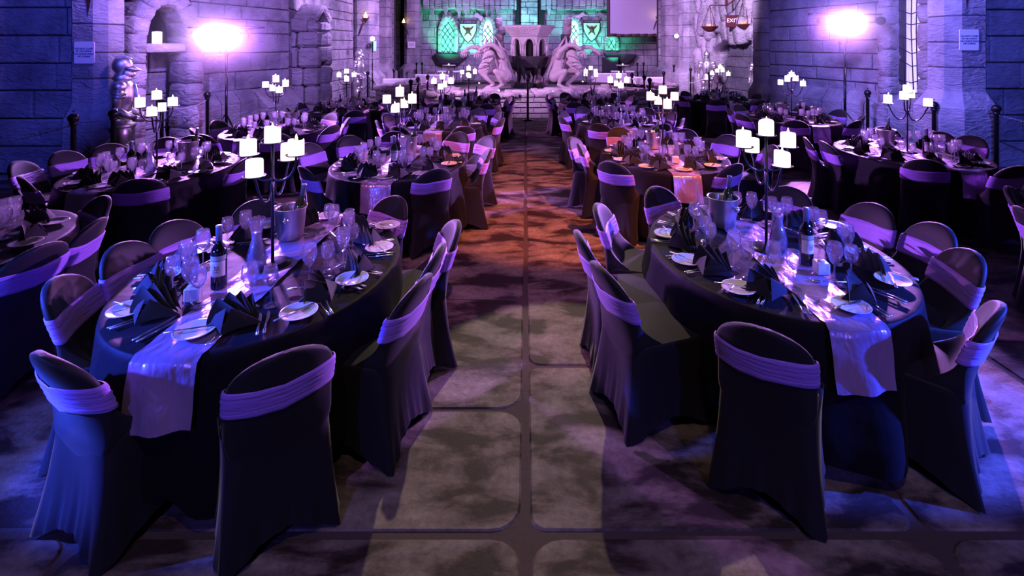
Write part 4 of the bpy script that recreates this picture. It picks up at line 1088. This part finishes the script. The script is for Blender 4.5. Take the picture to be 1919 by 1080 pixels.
PLP = {'L1': [(365, 628), (560, 593), (660, 530), (711, 470), (727, 428), (614, 410), (498, 428), (372, 474), (308, 522), (240, 588)],
       'R1': [(1595, 581), (1673, 532), (1614, 479), (1560, 428), (1440, 398), (1292, 404), (1250, 444), (1287, 494), (1384, 547)]}
CROT = {'OL1': 25, 'OR1': 40, 'OL2': 40, 'OR2': 35, 'OL3': 20, 'L4': 10, 'OR3': 45, 'R4': 30}
for n_, (key, (ph, cx, cy, mode, lst)) in enumerate(TAB.items()):
    # chairs
    pos = []
    for e in lst:
        if mode == 'px': x, y = from_px(e[0], e[1], HC - ZTOP)
        else: x = cx + 1.08 * math.cos(R(e)); y = cy + 1.22 * math.sin(R(e))
        if mode == 'px' and key not in ('L1', 'R1'):
            rr_ = math.hypot(x - cx, y - cy); f_ = min(1, 1.36 / rr_) * (1 if rr_ > 1.0 else 1.0 / rr_); x = cx + (x - cx) * f_; y = cy + (y - cy) * f_
        pos.append((x, y))
    words = clocks([math.degrees(math.atan2(y - cy, x - cx)) for x, y in pos])
    for (x, y), wd in zip(pos, words):
        d = Vector((cx - x, cy - y)); 
        if mode == 'px' and key in ('L1', 'R1'): d.y *= .75
        d.normalize(); d.rotate(Matrix.Rotation(rc.uniform(-.08, .08), 2))
        ox, oy = x + d.x * TOPB, y + d.y * TOPB; rz = math.atan2(d.y, d.x) - PI / 2
        inst(protos[rc.randrange(3)], (ox, oy, 0), rz, f"black covered purple sashed chair at {wd} o'clock, {ph}", 'chairs at the ' + ph)
    if key == 'OR0': continue
    c = cloth_mesh(n_).build('tablecloth', ['cloth'], None, (cx, cy, 0)); tag(c, f'black floor-length tablecloth on the {ph}', 'tablecloth', 'black tablecloths')
    if key == 'OL0':
        for a, wd in ((-25, 'four'), (12, 'three'), (48, 'one')): setting(key, ph, 0, wd, cx, cy, a, 0)
        continue
    r = runner_mesh(n_).build('table_runner', ['runner'], None, (cx, cy, 0)); tag(r, f'purple satin runner lying along the {ph}', 'table runner', 'purple satin runners')
    full = 2 if key in ('L1', 'R1') else (1 if key in ('L2', 'R2', 'OL1', 'OR1') else 0)
    if key in PLP:
        pts = [from_px(px, py, HC - ZTAB) for px, py in PLP[key]]; angs = [math.degrees(math.atan2((y - cy) / RY, (x - cx) / RX)) for x, y in pts]
    else:
        angs = [-88 + 36 * k + rc.uniform(-3, 3) for k in range(10)]; pts = [None] * 10
    ws = clocks([math.degrees(math.atan2(RY * math.sin(R(a)), RX * math.cos(R(a)))) for a in angs])
    for a, p_, wd in zip(angs, pts, ws): setting(key, ph, 0, wd, cx, cy, a, full, p_)
    # centre pieces
    rot = R(CROT.get(key, 0)); base = (cx, cy, ZTAB + .008)
    inst(P_cand, base, rot, f'five-arm iron candelabra in the middle of the {ph}', 'candelabras')
    spots = [('top', 0, 0, .75)] + [(w_, r_ * math.cos(R(a) + rot), r_ * math.sin(R(a) + rot), z) for w_, (a, r_, z, dp) in zip(('nearest', 'furthest', 'left', 'right'), ARMS)]
    for q, (w_, dx, dy, dz) in enumerate(spots):
        inst(P_cdl[(n_ * 5 + q * 3) % 8], (cx + dx, cy + dy, ZTAB + .0085 + dz), rc.uniform(0, 6), f"white pillar candle on {w_} dish of candelabra, {ph}", 'pillar candles, ' + ph)
    k = {'L1': (-.09, .42), 'R1': (-.13, .40)}.get(key, (rc.uniform(-.05, .09), .40))
    if key == 'OL3' or key == 'L4': k = (.08, .3)
    bk = inst(P_buck, (cx + k[0], cy + k[1], ZTAB + .010), rc.uniform(-.2, .2) + (R(0)), f'steel ice bucket with two ball knobs on the {ph}', 'ice buckets')
    b2 = inst(P_bottle2, (cx + k[0] + .03, cy + k[1] + .02, ZTAB + .028), 0, f'wine bottle leaning in the ice bucket, {ph}', 'bottles in the ice buckets'); b2.rotation_euler = (R(3), R(9), 1.0)
    s_ = {'L1': (-.145, -.30, -.05, -.09), 'R1': (.13, -.24, .055, -.05)}.get(key, (-.02 + rc.uniform(-.04, .04), -.28, .09, -.22))
    inst(P_bottle, (cx + s_[0], cy + s_[1], ZTAB + .010), R(8), f'red wine bottle with cream label standing on the {ph}', 'red wine bottles')
    inst(P_car, (cx + s_[2], cy + s_[3], ZTAB + .010), 0, f'glass water carafe beside the wine bottle, {ph}', 'water carafes')
    inst(P_vot, (cx + s_[0] + {'L1': -.055, 'R1': .015}.get(key, .02), cy + s_[1] - .13, ZTAB + .010), rc.uniform(-.4, .4), f'small white cube holder in front of wine bottle, {ph}', 'cube candle holders')

# ------------------------------------------------------------------ queue posts and chains
def post(x, y, h, where, r=.032):
    t = thing('queue_post', f'black queue post with ball top {where}', 'post', (x, y, 0), 0, 'black queue posts')
    MB().lathe([(.15, 0), (.15, .015), (.06, .03), (r, .06)], 20).build('base', ['post'], t)
    MB().lathe([(r, .05), (r, h - .13), (r * 1.5, h - .11), (r * 1.5, h - .09), (r * .9, h - .07)], 14).build('shaft', ['post'], t)
    m = MB(); m.ball((0, 0, h - .03), r * 2.1, 14, 10); m.ball((0, 0, h + r * 2.0), r * .35, 8, 5); m.build('ball_top', ['post'], t)
    return (x, y, h)
PH = 1.13
pl = {}
plist = [('a', -6.15, 6.75, PH, 'in front of the near left pillar'), ('b', -5.98, 7.2, PH, 'beside the nearest suit of armour'), ('c', -6.6, 9.0, PH, 'right of the nearest suit of armour'),
 ('d', -6.35, 9.9, PH, 'below the left lamp bar'), ('e', -3.1, 13.4, PH, 'nearest of the three left of the pool'), ('f', -3.15, 14.5, PH, 'middle of the three left of the pool'), ('g', -3.08, 15.6, PH, 'furthest of the three left of the pool'),
 ('h', .06, 13.75, 1.17, 'alone at the end of the centre aisle'), ('i', 3.5, 14.0, PH, 'nearest of the three right of the pool'), ('j', 3.66, 15.3, PH, 'middle of the three right of the pool'), ('k', 3.54, 16.5, PH, 'furthest of the three right of the pool'),
 ('l', 6.65, 20.0, PH, 'beside the right wall pillar'), ('m', 7.05, 23.6, PH, 'deep on the right near the pillar'), ('n', 7.35, 7.75, PH, 'in front of the near right pillar'), ('o', 6.75, 8.2, PH, 'left of the near right pillar'), ('p', 7.1, 10.3, PH, 'below the right lamp bar'),
 ('q', -5.8, 26.4, PH, 'left one of the pair by the back left wall'), ('r', -5.55, 26.6, PH, 'right one of the pair by the back left wall'), ('s', -5.6, 17.6, PH, 'right of the jutting porch'), ('t', 6.4, 17.3, PH, 'between the two right suits of armour'), ('u', 4.9, 17.6, PH, 'left of the right suits of armour'),
 ('v', -5.2, 19.6, PH, 'left of the white sofas'), ('w', 5.9, 26.2, PH, 'left of two by the back right wall'), ('x', 6.25, 26.3, PH, 'right of two by the back right wall')]
for k, x, y, h, wh in plist: pl[k] = post(x, y, h, wh)
def chain(a, b, sag, label, links=True):
    a = Vector(a); b = Vector(b); m = MB(); L = (b - a).length; n = int(L / .034) if links else 24
    P = [a.lerp(b, i / n) - Vector((0, 0, sag * 4 * (i / n) * (1 - i / n))) for i in range(n + 1)]
    if links:
        for i in range(n):
            p, q = P[i], P[i + 1]; d = (q - p).normalized(); sd = d.cross(Vector((0, 0, 1))).normalized(); u = sd if i % 2 else sd.cross(d); c = (p + q) / 2
            m.tube([c + d * .025 * math.cos(t_) + u * .012 * math.sin(t_) for t_ in [2 * PI * k / 8 for k in range(8)]], .0042, 5, closed=True)
    else: m.tube(P, .011, 5)
    tag(m.build('chain', ['chain'], fix=False), label, 'chain')
hk = lambda k: (pl[k][0], pl[k][1], pl[k][2] - .12)
chain((-8.6, 6.2, .83), hk('a'), .16, 'steel chain from near left post out of frame')
chain(hk('b'), hk('c'), .10, 'steel chain in front of the nearest suit of armour')
chain(hk('c'), hk('d'), .12, 'steel chain between posts left of the lamp bar', False)
chain(hk('e'), hk('f'), .22, 'dark chain between near and middle posts left of pool', False)
chain(hk('f'), hk('g'), .22, 'dark chain between middle and far posts left of pool', False)
chain(hk('i'), hk('j'), .22, 'dark chain between near and middle posts right of pool', False)
chain(hk('j'), hk('k'), .22, 'dark chain between middle and far posts right of pool', False)
chain(hk('n'), (9.6, 6.9, .55), .06, 'steel chain sloping down from near right post')
chain(hk('o'), hk('p'), .14, 'steel chain below the net window', True)
chain(hk('t'), hk('u'), .26, 'steel chain between the two right suits of armour', False)

# ------------------------------------------------------------------ signs
def text_mesh(body, size, mat_, parent, loc, rot, name='lettering', spacing=1.0):
    cu = bpy.data.curves.new(name, 'FONT'); cu.body = body; cu.size = size; cu.align_x = 'CENTER'; cu.align_y = 'CENTER'; cu.extrude = .0015; cu.space_line = spacing
    o = bpy.data.objects.new(name, cu); C.objects.link(o); o.data.materials.append(M[mat_]); bpy.context.view_layer.update(); me = bpy.data.meshes.new_from_object(o.evaluated_get(bpy.context.evaluated_depsgraph_get())); bpy.data.objects.remove(o)
    o = bpy.data.objects.new(name, me); C.objects.link(o); o.parent = parent; o.location = loc; o.rotation_euler = rot
    return o
def sign(x, y, z, wd, h, label, txt='DO NOT CLIMB\nSIT OR SWING\nON QUEUE RAILS\nOR CHAINS'):
    t = thing('notice_sign', label, 'sign', (x, y, z))
    p = rrect(-wd / 2, wd / 2, -h / 2, h / 2, .02, 3); m = MB(); m.xz(p, -.012, 0); m.build('sign_panel', ['sign'], t)
    if txt: text_mesh(txt, h * .112, 'ink', t, (0, -.0135, 0), (R(90), 0, 0), spacing=1.05)
sign(-6.80, 7.655, 1.98, .31, .34, 'white DO NOT CLIMB notice on the near left pillar')
sign(7.20, 8.065, 2.18, .31, .34, 'white DO NOT CLIMB notice on the near right pillar')
sign(-5.95 - .35, 27.40, 2.1, .42, .36, 'small white notice on the pillar left of the back wall')
m = MB(); m.box(-.07, .07, -.02, 0, -.2, .2); t = m.build('fire_notice', ['greenglass'], None, (-6.88, 19.9, 2.0), (0, 0, R(55))); t.location = (-6.16, 20.25, 2.05); tag(t, 'small upright green notice on the left wall pillar', 'sign')
t = thing('exit_sign', 'dark red EXIT sign in front of the rocks on the right', 'sign', (7.45, 17.9, 2.95), R(-8))
MB().bbox(-.22, .22, -.04, .04, -.22, .22, .01).build('sign_box', ['redbox'], t); text_mesh('EXIT', .2, 'white', t, (0, -.045, .02), (R(90), 0, 0))
# rust stains? blood drips painted on the pillars
for (x, y, z0, w_, h, lab) in ((-6.76, 7.66, 2.55, .05, .5, 'rusty drip stain at the top of the near left pillar'), (7.17, 8.07, 2.7, .04, .35, 'rusty drip stain at the top of the near right pillar')):
    m = MB(); m.xz([(-w_, h), (w_ * 1.2, h), (w_, h * .5), (w_ * .35, 0.08), (0, -.02), (-w_ * .3, .2), (-w_ * .8, h * .55)], -.006, 0)
    tag(m.build('drip_stain', ['rust'], None, (x, y - .0, z0)), lab, 'stain')

# ------------------------------------------------------------------ lamp stands
def tripod(x, y, h, label, spread=.55):
    t = thing('lamp_stand', label, 'lamp stand', (x, y, 0))
    m = MB(); m.tube([(0, 0, .35), (0, 0, h)], .018, 10); m.tube([(0, 0, .3), (0, 0, h * .6)], .025, 10); m.build('pole', ['post'], t)
    for k in range(3):
        a = R(90 + 120 * k); MB().tube([(0, 0, .75), (spread * math.cos(a), spread * math.sin(a), .01)], .013, 8).build('leg', ['post'], t)
    return t
def can(t, x, z, aim, on=True, r=.085, mat_='bulb'):
    k0 = MB(); k0.lathe([(.055, -.16), (r * .95, -.12), (r, 0), (r, .07), (r * .93, .07), (r * .9, .0), (.001, -.02)], 20, cap=False); q = (-Vector(aim)).to_track_quat('-Z', 'Y').to_matrix().to_4x4()
    q = Vector(aim).to_track_quat('Z', 'Y').to_matrix().to_4x4()
    k0.xform(Matrix.Translation((x, 0, z)) @ q); h = k0.build('lamp_head', ['post'], t)
    if on:
        l = MB(); l.lathe([(.001, .02), (r * .6, .022), (r * .88, .012), (.001, .0)], 16, cap=False); l.xform(Matrix.Translation((x, 0, z)) @ q); l.build('lens', [mat_], h)
def lampbar(x, y, h, heads, aim, label):
    t = tripod(x, y, h, label); MB().tube([(-.75, 0, h), (.75, 0, h)], .018, 8).build('cross_bar', ['post'], t)
    for hx, on in heads: can(t, hx, h - .13, aim, on)
s1 = FPX / 9.75
lampbar(-5.88, 9.75, 2.44, [(-.56, True), (-.38, True), (-.20, True), (.18, True)], (.5, -1, -.05), 'black tripod with a bar of four bright lamps by the left wall')
s2 = FPX / 10.2
lampbar(6.5, 10.1, 2.72, [(-.48, False), (-.24, True), (.08, True), (.34, True), (.72, False)], (-.5, -1, -.05), 'black tripod with a bar of bright lamps by the right wall')
t = tripod(-6.02, 19.5, 2.30, 'black tripod with a single lamp deep on the left', .62); can(t, 0, 2.34, (.25, -1, 0), True, .10, 'bulb2')
t = thing('wall_lamp', 'round bright lamp on the pillar right of the projection screen', 'lamp', (7.42, 24.4, 2.53)); MB().tube([(0, .5, 0), (0, .1, 0)], .03, 8).build('bracket', ['post'], t); can(t, 0, 0, (-.2, -1, 0), True, .11, 'bulb2')

# ------------------------------------------------------------------ torches
def torch(x, y, z, sg, label):
    t = thing('wall_torch', label, 'torch', (x, y, z), 0, 'burning wall torches')
    MB().tube([(-sg * .25, 0, -.55), (-sg * .12, 0, -.15), (0, 0, 0)], [.03, .04, .05], 8).build('bracket', ['wood'], t)
    m = MB(); m.lathe([(.04, -.05), (.12, .05), (.13, .1), (.10, .1), (.03, .0)], 10)
    for k in range(5): a = 2 * PI * k / 5; m.tube([(.1 * math.cos(a), .1 * math.sin(a), .05), (.17 * math.cos(a), .17 * math.sin(a), .18)], [.02, .005], 5)
    m.build('basket', ['rust'], t)
    MB().lathe([(.001, .03), (.08, .08), (.06, .18), (.001, .33)], 10, cap=False).build('torch_flame', ['fire'], t)
torch(bx(685, 46.5), 20.0, bz(38, 46.5), 1, 'burning torch on the left wall pillar above the single lamp')
torch(bx(757, 34), 27.3, bz(46, 34), -1, 'small burning torch left of the back wall')
torch(bx(1234, 35), 26.6, bz(36, 35), 1, 'burning horned torch on the right edge of the screen')

# ------------------------------------------------------------------ suits of armour
def armour(x, y, rz, label, sc=1.0, shieldarm=False):
    t = thing('suit_of_armour', label, 'armour', (x, y, 0), rz, 'suits of armour'); t.scale = (sc, sc, sc)
    # local +y is forward
    m = MB(); m.ball((0, .0, 1.74), .125, 16, 12, sc=(.9, 1.05, 1.12)); m.tube([(0, .015 - .135 * math.cos(R(q_)), 1.735 + .155 * math.sin(R(q_))) for q_ in range(20, 150, 13)], .012, 8)
    m.tube([(0, .05, 1.70), (0, .15, 1.68), (0, .235, 1.665)], [.105, .075, .008], 14, flat=.62); m.tube([(0, .02, 1.63), (0, .10, 1.60), (0, .16, 1.60)], [.10, .07, .02], 12)
    m.build('helmet', ['armor'], t)
    MB().lathe([(.095, 1.50), (.13, 1.54), (.10, 1.59), (.085, 1.63)], 18).build('gorget', ['armor'], t)
    m = MB(); m.lathe([(.135, 1.02), (.15, 1.08), (.185, 1.20), (.20, 1.34), (.17, 1.46), (.10, 1.53)], 22, sy=.78); m.tube([(0, .15, 1.1), (0, .185, 1.25), (0, .15, 1.45)], [.02, .03, .02], 8); m.build('breastplate', ['armor'], t)
    MB().lathe([(.215, .80), (.205, .86), (.175, .87), (.185, .93), (.155, .94), (.150, 1.02), (.14, 1.04)], 22, sy=.8).build('tassets', ['armor'], t)
    for s_ in (-1, 1):
        m = MB()
        m.ball((s_ * .215, 0, 1.43), .090, 16, 10, sc=(1.05, 1.0, .95)); m.lathe([(.085, 1.30), (.092, 1.33), (.090, 1.345)], 16, (s_ * .245, 0, 0)); m.lathe([(.076, 1.25), (.086, 1.28), (.084, 1.30)], 16, (s_ * .258, -.005, 0))
        pa = m.build('pauldron', ['armor'], t)
        m = MB(); bend = (s_ * .27, .14 if s_ > 0 or not shieldarm else .22, 1.02)
        m.tube([(s_ * .235, 0, 1.38), (s_ * .275, -.02, 1.25), (s_ * .29, -.03, 1.12)], [.06, .062, .05], 12); m.ball((s_ * .29, -.03, 1.10), .058, 12, 8)
        m.tube([(s_ * .29, -.02, 1.10), (s_ * .28, .07, 1.02), (s_ * .25, .19, .95)], [.05, .052, .038], 12); m.build('arm_plate', ['armor'], t)
        m = MB(); m.tube([(s_ * .25, .18, .955), (s_ * .235, .23, .93)], [.052, .045], 12); m.ball((s_ * .23, .265, .915), .042, 10, 8, sc=(.9, 1.2, .8))
        for k in range(4): m.tube([(s_ * .23 + (k - 1.5) * .018, .28, .92), (s_ * .23 + (k - 1.5) * .018, .325, .90), (s_ * .225 + (k - 1.5) * .017, .34, .87)], [.011, .010, .008], 6)
        m.tube([(s_ * .20, .25, .92), (s_ * .17, .29, .91)], [.012, .009], 6)
        m.build('gauntlet', ['armor'], t)
        m = MB(); m.tube([(s_ * .10, 0, .86), (s_ * .115, .01, .70), (s_ * .11, .02, .54)], [.092, .085, .06], 14); m.ball((s_ * .11, .05, .50), .068, 12, 8, sc=(1, .9, 1))
        m.tube([(s_ * .11, .02, .48), (s_ * .115, -.01, .34), (s_ * .11, 0, .10)], [.058, .062, .042], 14); m.build('leg_plate', ['armor'], t)
        m = MB(); m.tube([(s_ * .11, -.03, .05), (s_ * .12, .08, .045), (s_ * .13, .20, .025)], [.05, .048, .02], 12); m.ball((s_ * .11, -.02, .07), .05, 10, 8); m.build('sabaton', ['armor'], t)
    return t
armour(-6.3, 7.75, R(-60), 'suit of armour standing between the near left pillar and archway', 1.02)
armour(-6.15, 18.3, R(-100), 'suit of armour standing past the jutting stone porch', 1.02)
armour(6.65, 18.2, R(150), 'left suit of armour before the rocks, facing the hall', 1.0)
armour(7.55, 16.0, R(140), 'right suit of armour before the rocks, in shadow', 1.0)

# scales with coal bowls hanging in front of the rocks
t = thing('hanging_scales', 'old balance scales with two rusty coal bowls before the rocks', 'scales', (0, 0, 0)); yb = 17.6; sb = FPX / yb
def hb(px, py): return (bx(px, sb), yb, bz(py, sb))
m = MB(); m.tube([hb(1330, 10), hb(1362, 10), hb(1396, -14)], .022, 6); m.tube([hb(1362, 10), hb(1362, -40)], .03, 6); m.build('beam', ['rust'], t)
for (px, pt, pb, lab) in ((1330, 10, 51, 0), (1396, -14, 47, 0)):
    cx_, _, cz_ = hb(px, pb); m = MB()
    m.lathe([(.001, -.17), (.10, -.16), (.20, -.09), (.28, .0), (.31, .02), (.29, .03), (.001, -.02)], 20, (cx_, yb, cz_), cap=False); b = m.build('bowl', ['rust'], t)
    m = MB()
    for k in range(3): a = 2 * PI * k / 3 + .4; m.tube([(cx_ + .28 * math.cos(a), yb + .28 * math.sin(a), cz_ + .02), hb(px, pt)], .010, 5)
    m.build('hanger_rods', ['rust'], b)
    m = MB(); rr = random.Random(px)
    for k in range(8): rockblob(m, (cx_ + rr.uniform(-.12, .12), yb + rr.uniform(-.12, .12), cz_ + .03 + rr.uniform(0, .06)), .05, .05, .04, rr)
    m.build('coals', ['coal'], b, fix=False)

# ------------------------------------------------------------------ white lounge furniture either side of the pool
def sofa(x, y, rz, label, L=1.7):
    t = thing('white_sofa', label, 'sofa', (x, y, 0), rz, 'white lounge sofas')
    MB().bbox(-L / 2, L / 2, -.4, .4, .0, .30, .03).build('sofa_base', ['sofa'], t)
    for k in range(2): MB().bbox(-L / 2 + .16 + k * (L / 2 - .16), (k * (L / 2 - .16)) - .01, -.40, .22, .30, .43, .03).build('seat_cushion', ['sofa'], t)
    MB().bbox(-L / 2, L / 2, .22, .42, .28, .78, .04).build('backrest', ['sofa'], t)
    for s_ in (-1, 1): MB().bbox(s_ * L / 2 - (.16 if s_ > 0 else 0), s_ * L / 2 + (0 if s_ > 0 else .16), -.4, .4, .28, .62, .04).build('armrest', ['sofa'], t)
sofa(-4.9, 19.8, R(190), 'white sofa with its back to the hall, left of the gargoyles', 1.5)
sofa(-4.1, 22.4, R(165), 'white sofa behind the three posts left of the pool', 1.6)
sofa(4.9, 20.6, R(170), 'white sofa with its back to the hall, right of the gargoyles', 1.6)
sofa(3.9, 23.4, R(185), 'white sofa behind the three posts right of the pool', 1.6)
def bartable(x, y, label, h=1.08, r=.34):
    t = thing('bar_table', label, 'bar table', (x, y, 0), 0, 'tall white bar tables')
    MB().lathe([(r, h - .03), (r, h), (.001, h)], 24).build('table_top', ['sofa'], t); MB().lathe([(.03, .02), (.03, h - .03)], 10).build('stem', ['steel'], t); MB().lathe([(.25, 0), (.25, .015), (.03, .03)], 20).build('foot', ['steel'], t)
    m = MB().lathe([(.001, 0), (.035, 0), (.035, .06), (.001, .06)], 12, (x, y, h + .002), cap=False).build('tea_light', ['wax']); tag(m, 'small glowing tea light on ' + label, 'candle')
bartable(bx(841, 37), FPX / 37, 'bar table behind the left gargoyle'); bartable(bx(1167, 37), FPX / 37, 'bar table behind the right gargoyle')
def stool(x, y, label):
    t = thing('bar_stool', label, 'stool', (x, y, 0), 0, 'white bar stools')
    MB().bbox(-.2, .2, -.2, .2, .74, .82, .02).build('seat', ['sofa'], t)
    for sx in (-1, 1):
        for sy in (-1, 1): MB().tube([(sx * .17, sy * .17, .74), (sx * .2, sy * .2, 0)], .014, 6).build('leg', ['steel'], t)
for px, lb in ((828, 'left of the left bar table'), (857, 'right of the left bar table'), (1153, 'left of the right bar table'), (1180, 'right of the right bar table')):
    stool(bx(px, 38), FPX / 38, 'white topped bar stool ' + lb)
for i, (px, py, wh) in enumerate(((898, 156, 'before the left gargoyle'), (935, 170, 'under the left gargoyle feet'), (988, 173, 'middle'), (1036, 172, 'under the right gargoyle feet'), (1092, 153, 'before the right gargoyle'), (1085, 172, 'right'))):
    s_ = (py - 84) / 1.38
    m = MB().lathe([(.001, 0), (.026, 0), (.028, .045), (.001, .045)], 10, (bx(px, s_), FPX / s_, .70), cap=False).build('tea_light', ['wax']); tag(m, f'tiny tea light on the pool rim, {wh}', 'candle', 'tea lights on the pool rim')

# green and pale lamps on the back wall (unseen small floods set in front of it)
for (x, y, z, ax, az, col, p) in ((bx(838, SB), BY - 1.6, 1.2, bx(850, SB), 3.2, (.05, 1, .45), 260), (bx(893, SB), BY - 1.4, 1.3, bx(880, SB), 3.4, (.25, 1, .8), 240), (bx(1080, SB), BY - 1.4, 1.3, bx(1100, SB), 3.3, (.10, 1, .65), 330), (bx(992, SB), BY - 2.6, 2.6, bx(992, SB), 4.2, (.2, .95, .9), 260), (bx(1145, SB), BY - 1.5, 1.2, bx(1150, SB), 2.6, (.05, 1, .5), 90)):
    spot('stage_flood', (x, y, z), (ax, BY, az), col, p * 2.3, 100, .8, .1)

# ------------------------------------------------------------------ haze balls added round the lamp bars, for stage haze and lens bloom
def haze(x, y, z, r, dens, label):
    m = bpy.data.materials.new('stage_haze'); m.use_nodes = True; nt = m.node_tree; nt.nodes.clear(); L = nt.links
    o = nd(m, 'ShaderNodeOutputMaterial'); v = nd(m, 'ShaderNodeVolumeScatter'); v.inputs['Color'].default_value = (1, .92, 1, 1); v.inputs['Anisotropy'].default_value = .0
    tc = nd(m, 'ShaderNodeTexCoord'); ln = nd(m, 'ShaderNodeVectorMath', operation='LENGTH'); a = nd(m, 'ShaderNodeMath', operation='SUBTRACT'); a.inputs[0].default_value = 1; a.use_clamp = True
    p = nd(m, 'ShaderNodeMath', operation='POWER'); p.inputs[1].default_value = 3.0; q = nd(m, 'ShaderNodeMath', operation='MULTIPLY'); q.inputs[1].default_value = dens
    L.new(tc.outputs['Object'], ln.inputs[0]); L.new(ln.outputs['Value'], a.inputs[1]); L.new(a.outputs[0], p.inputs[0]); L.new(p.outputs[0], q.inputs[0]); L.new(q.outputs[0], v.inputs['Density']); L.new(v.outputs[0], o.inputs['Volume'])
    b = MB().ball((0, 0, 0), 1, 24, 16).build('haze_cloud', [m], None, (x, y, z)); b.scale = (r, r, r); tag(b, label, 'haze', kind='stuff')
S.cycles.volume_max_steps = 24; S.cycles.volume_step_rate = 2
haze(LL[0] + .1, LL[1], LL[2], 1.6, .62, 'purple glowing haze round the left bar of lamps')
haze(LR[0], LR[1], LR[2], 1.5, .62, 'purple glowing haze round the right bar of lamps')
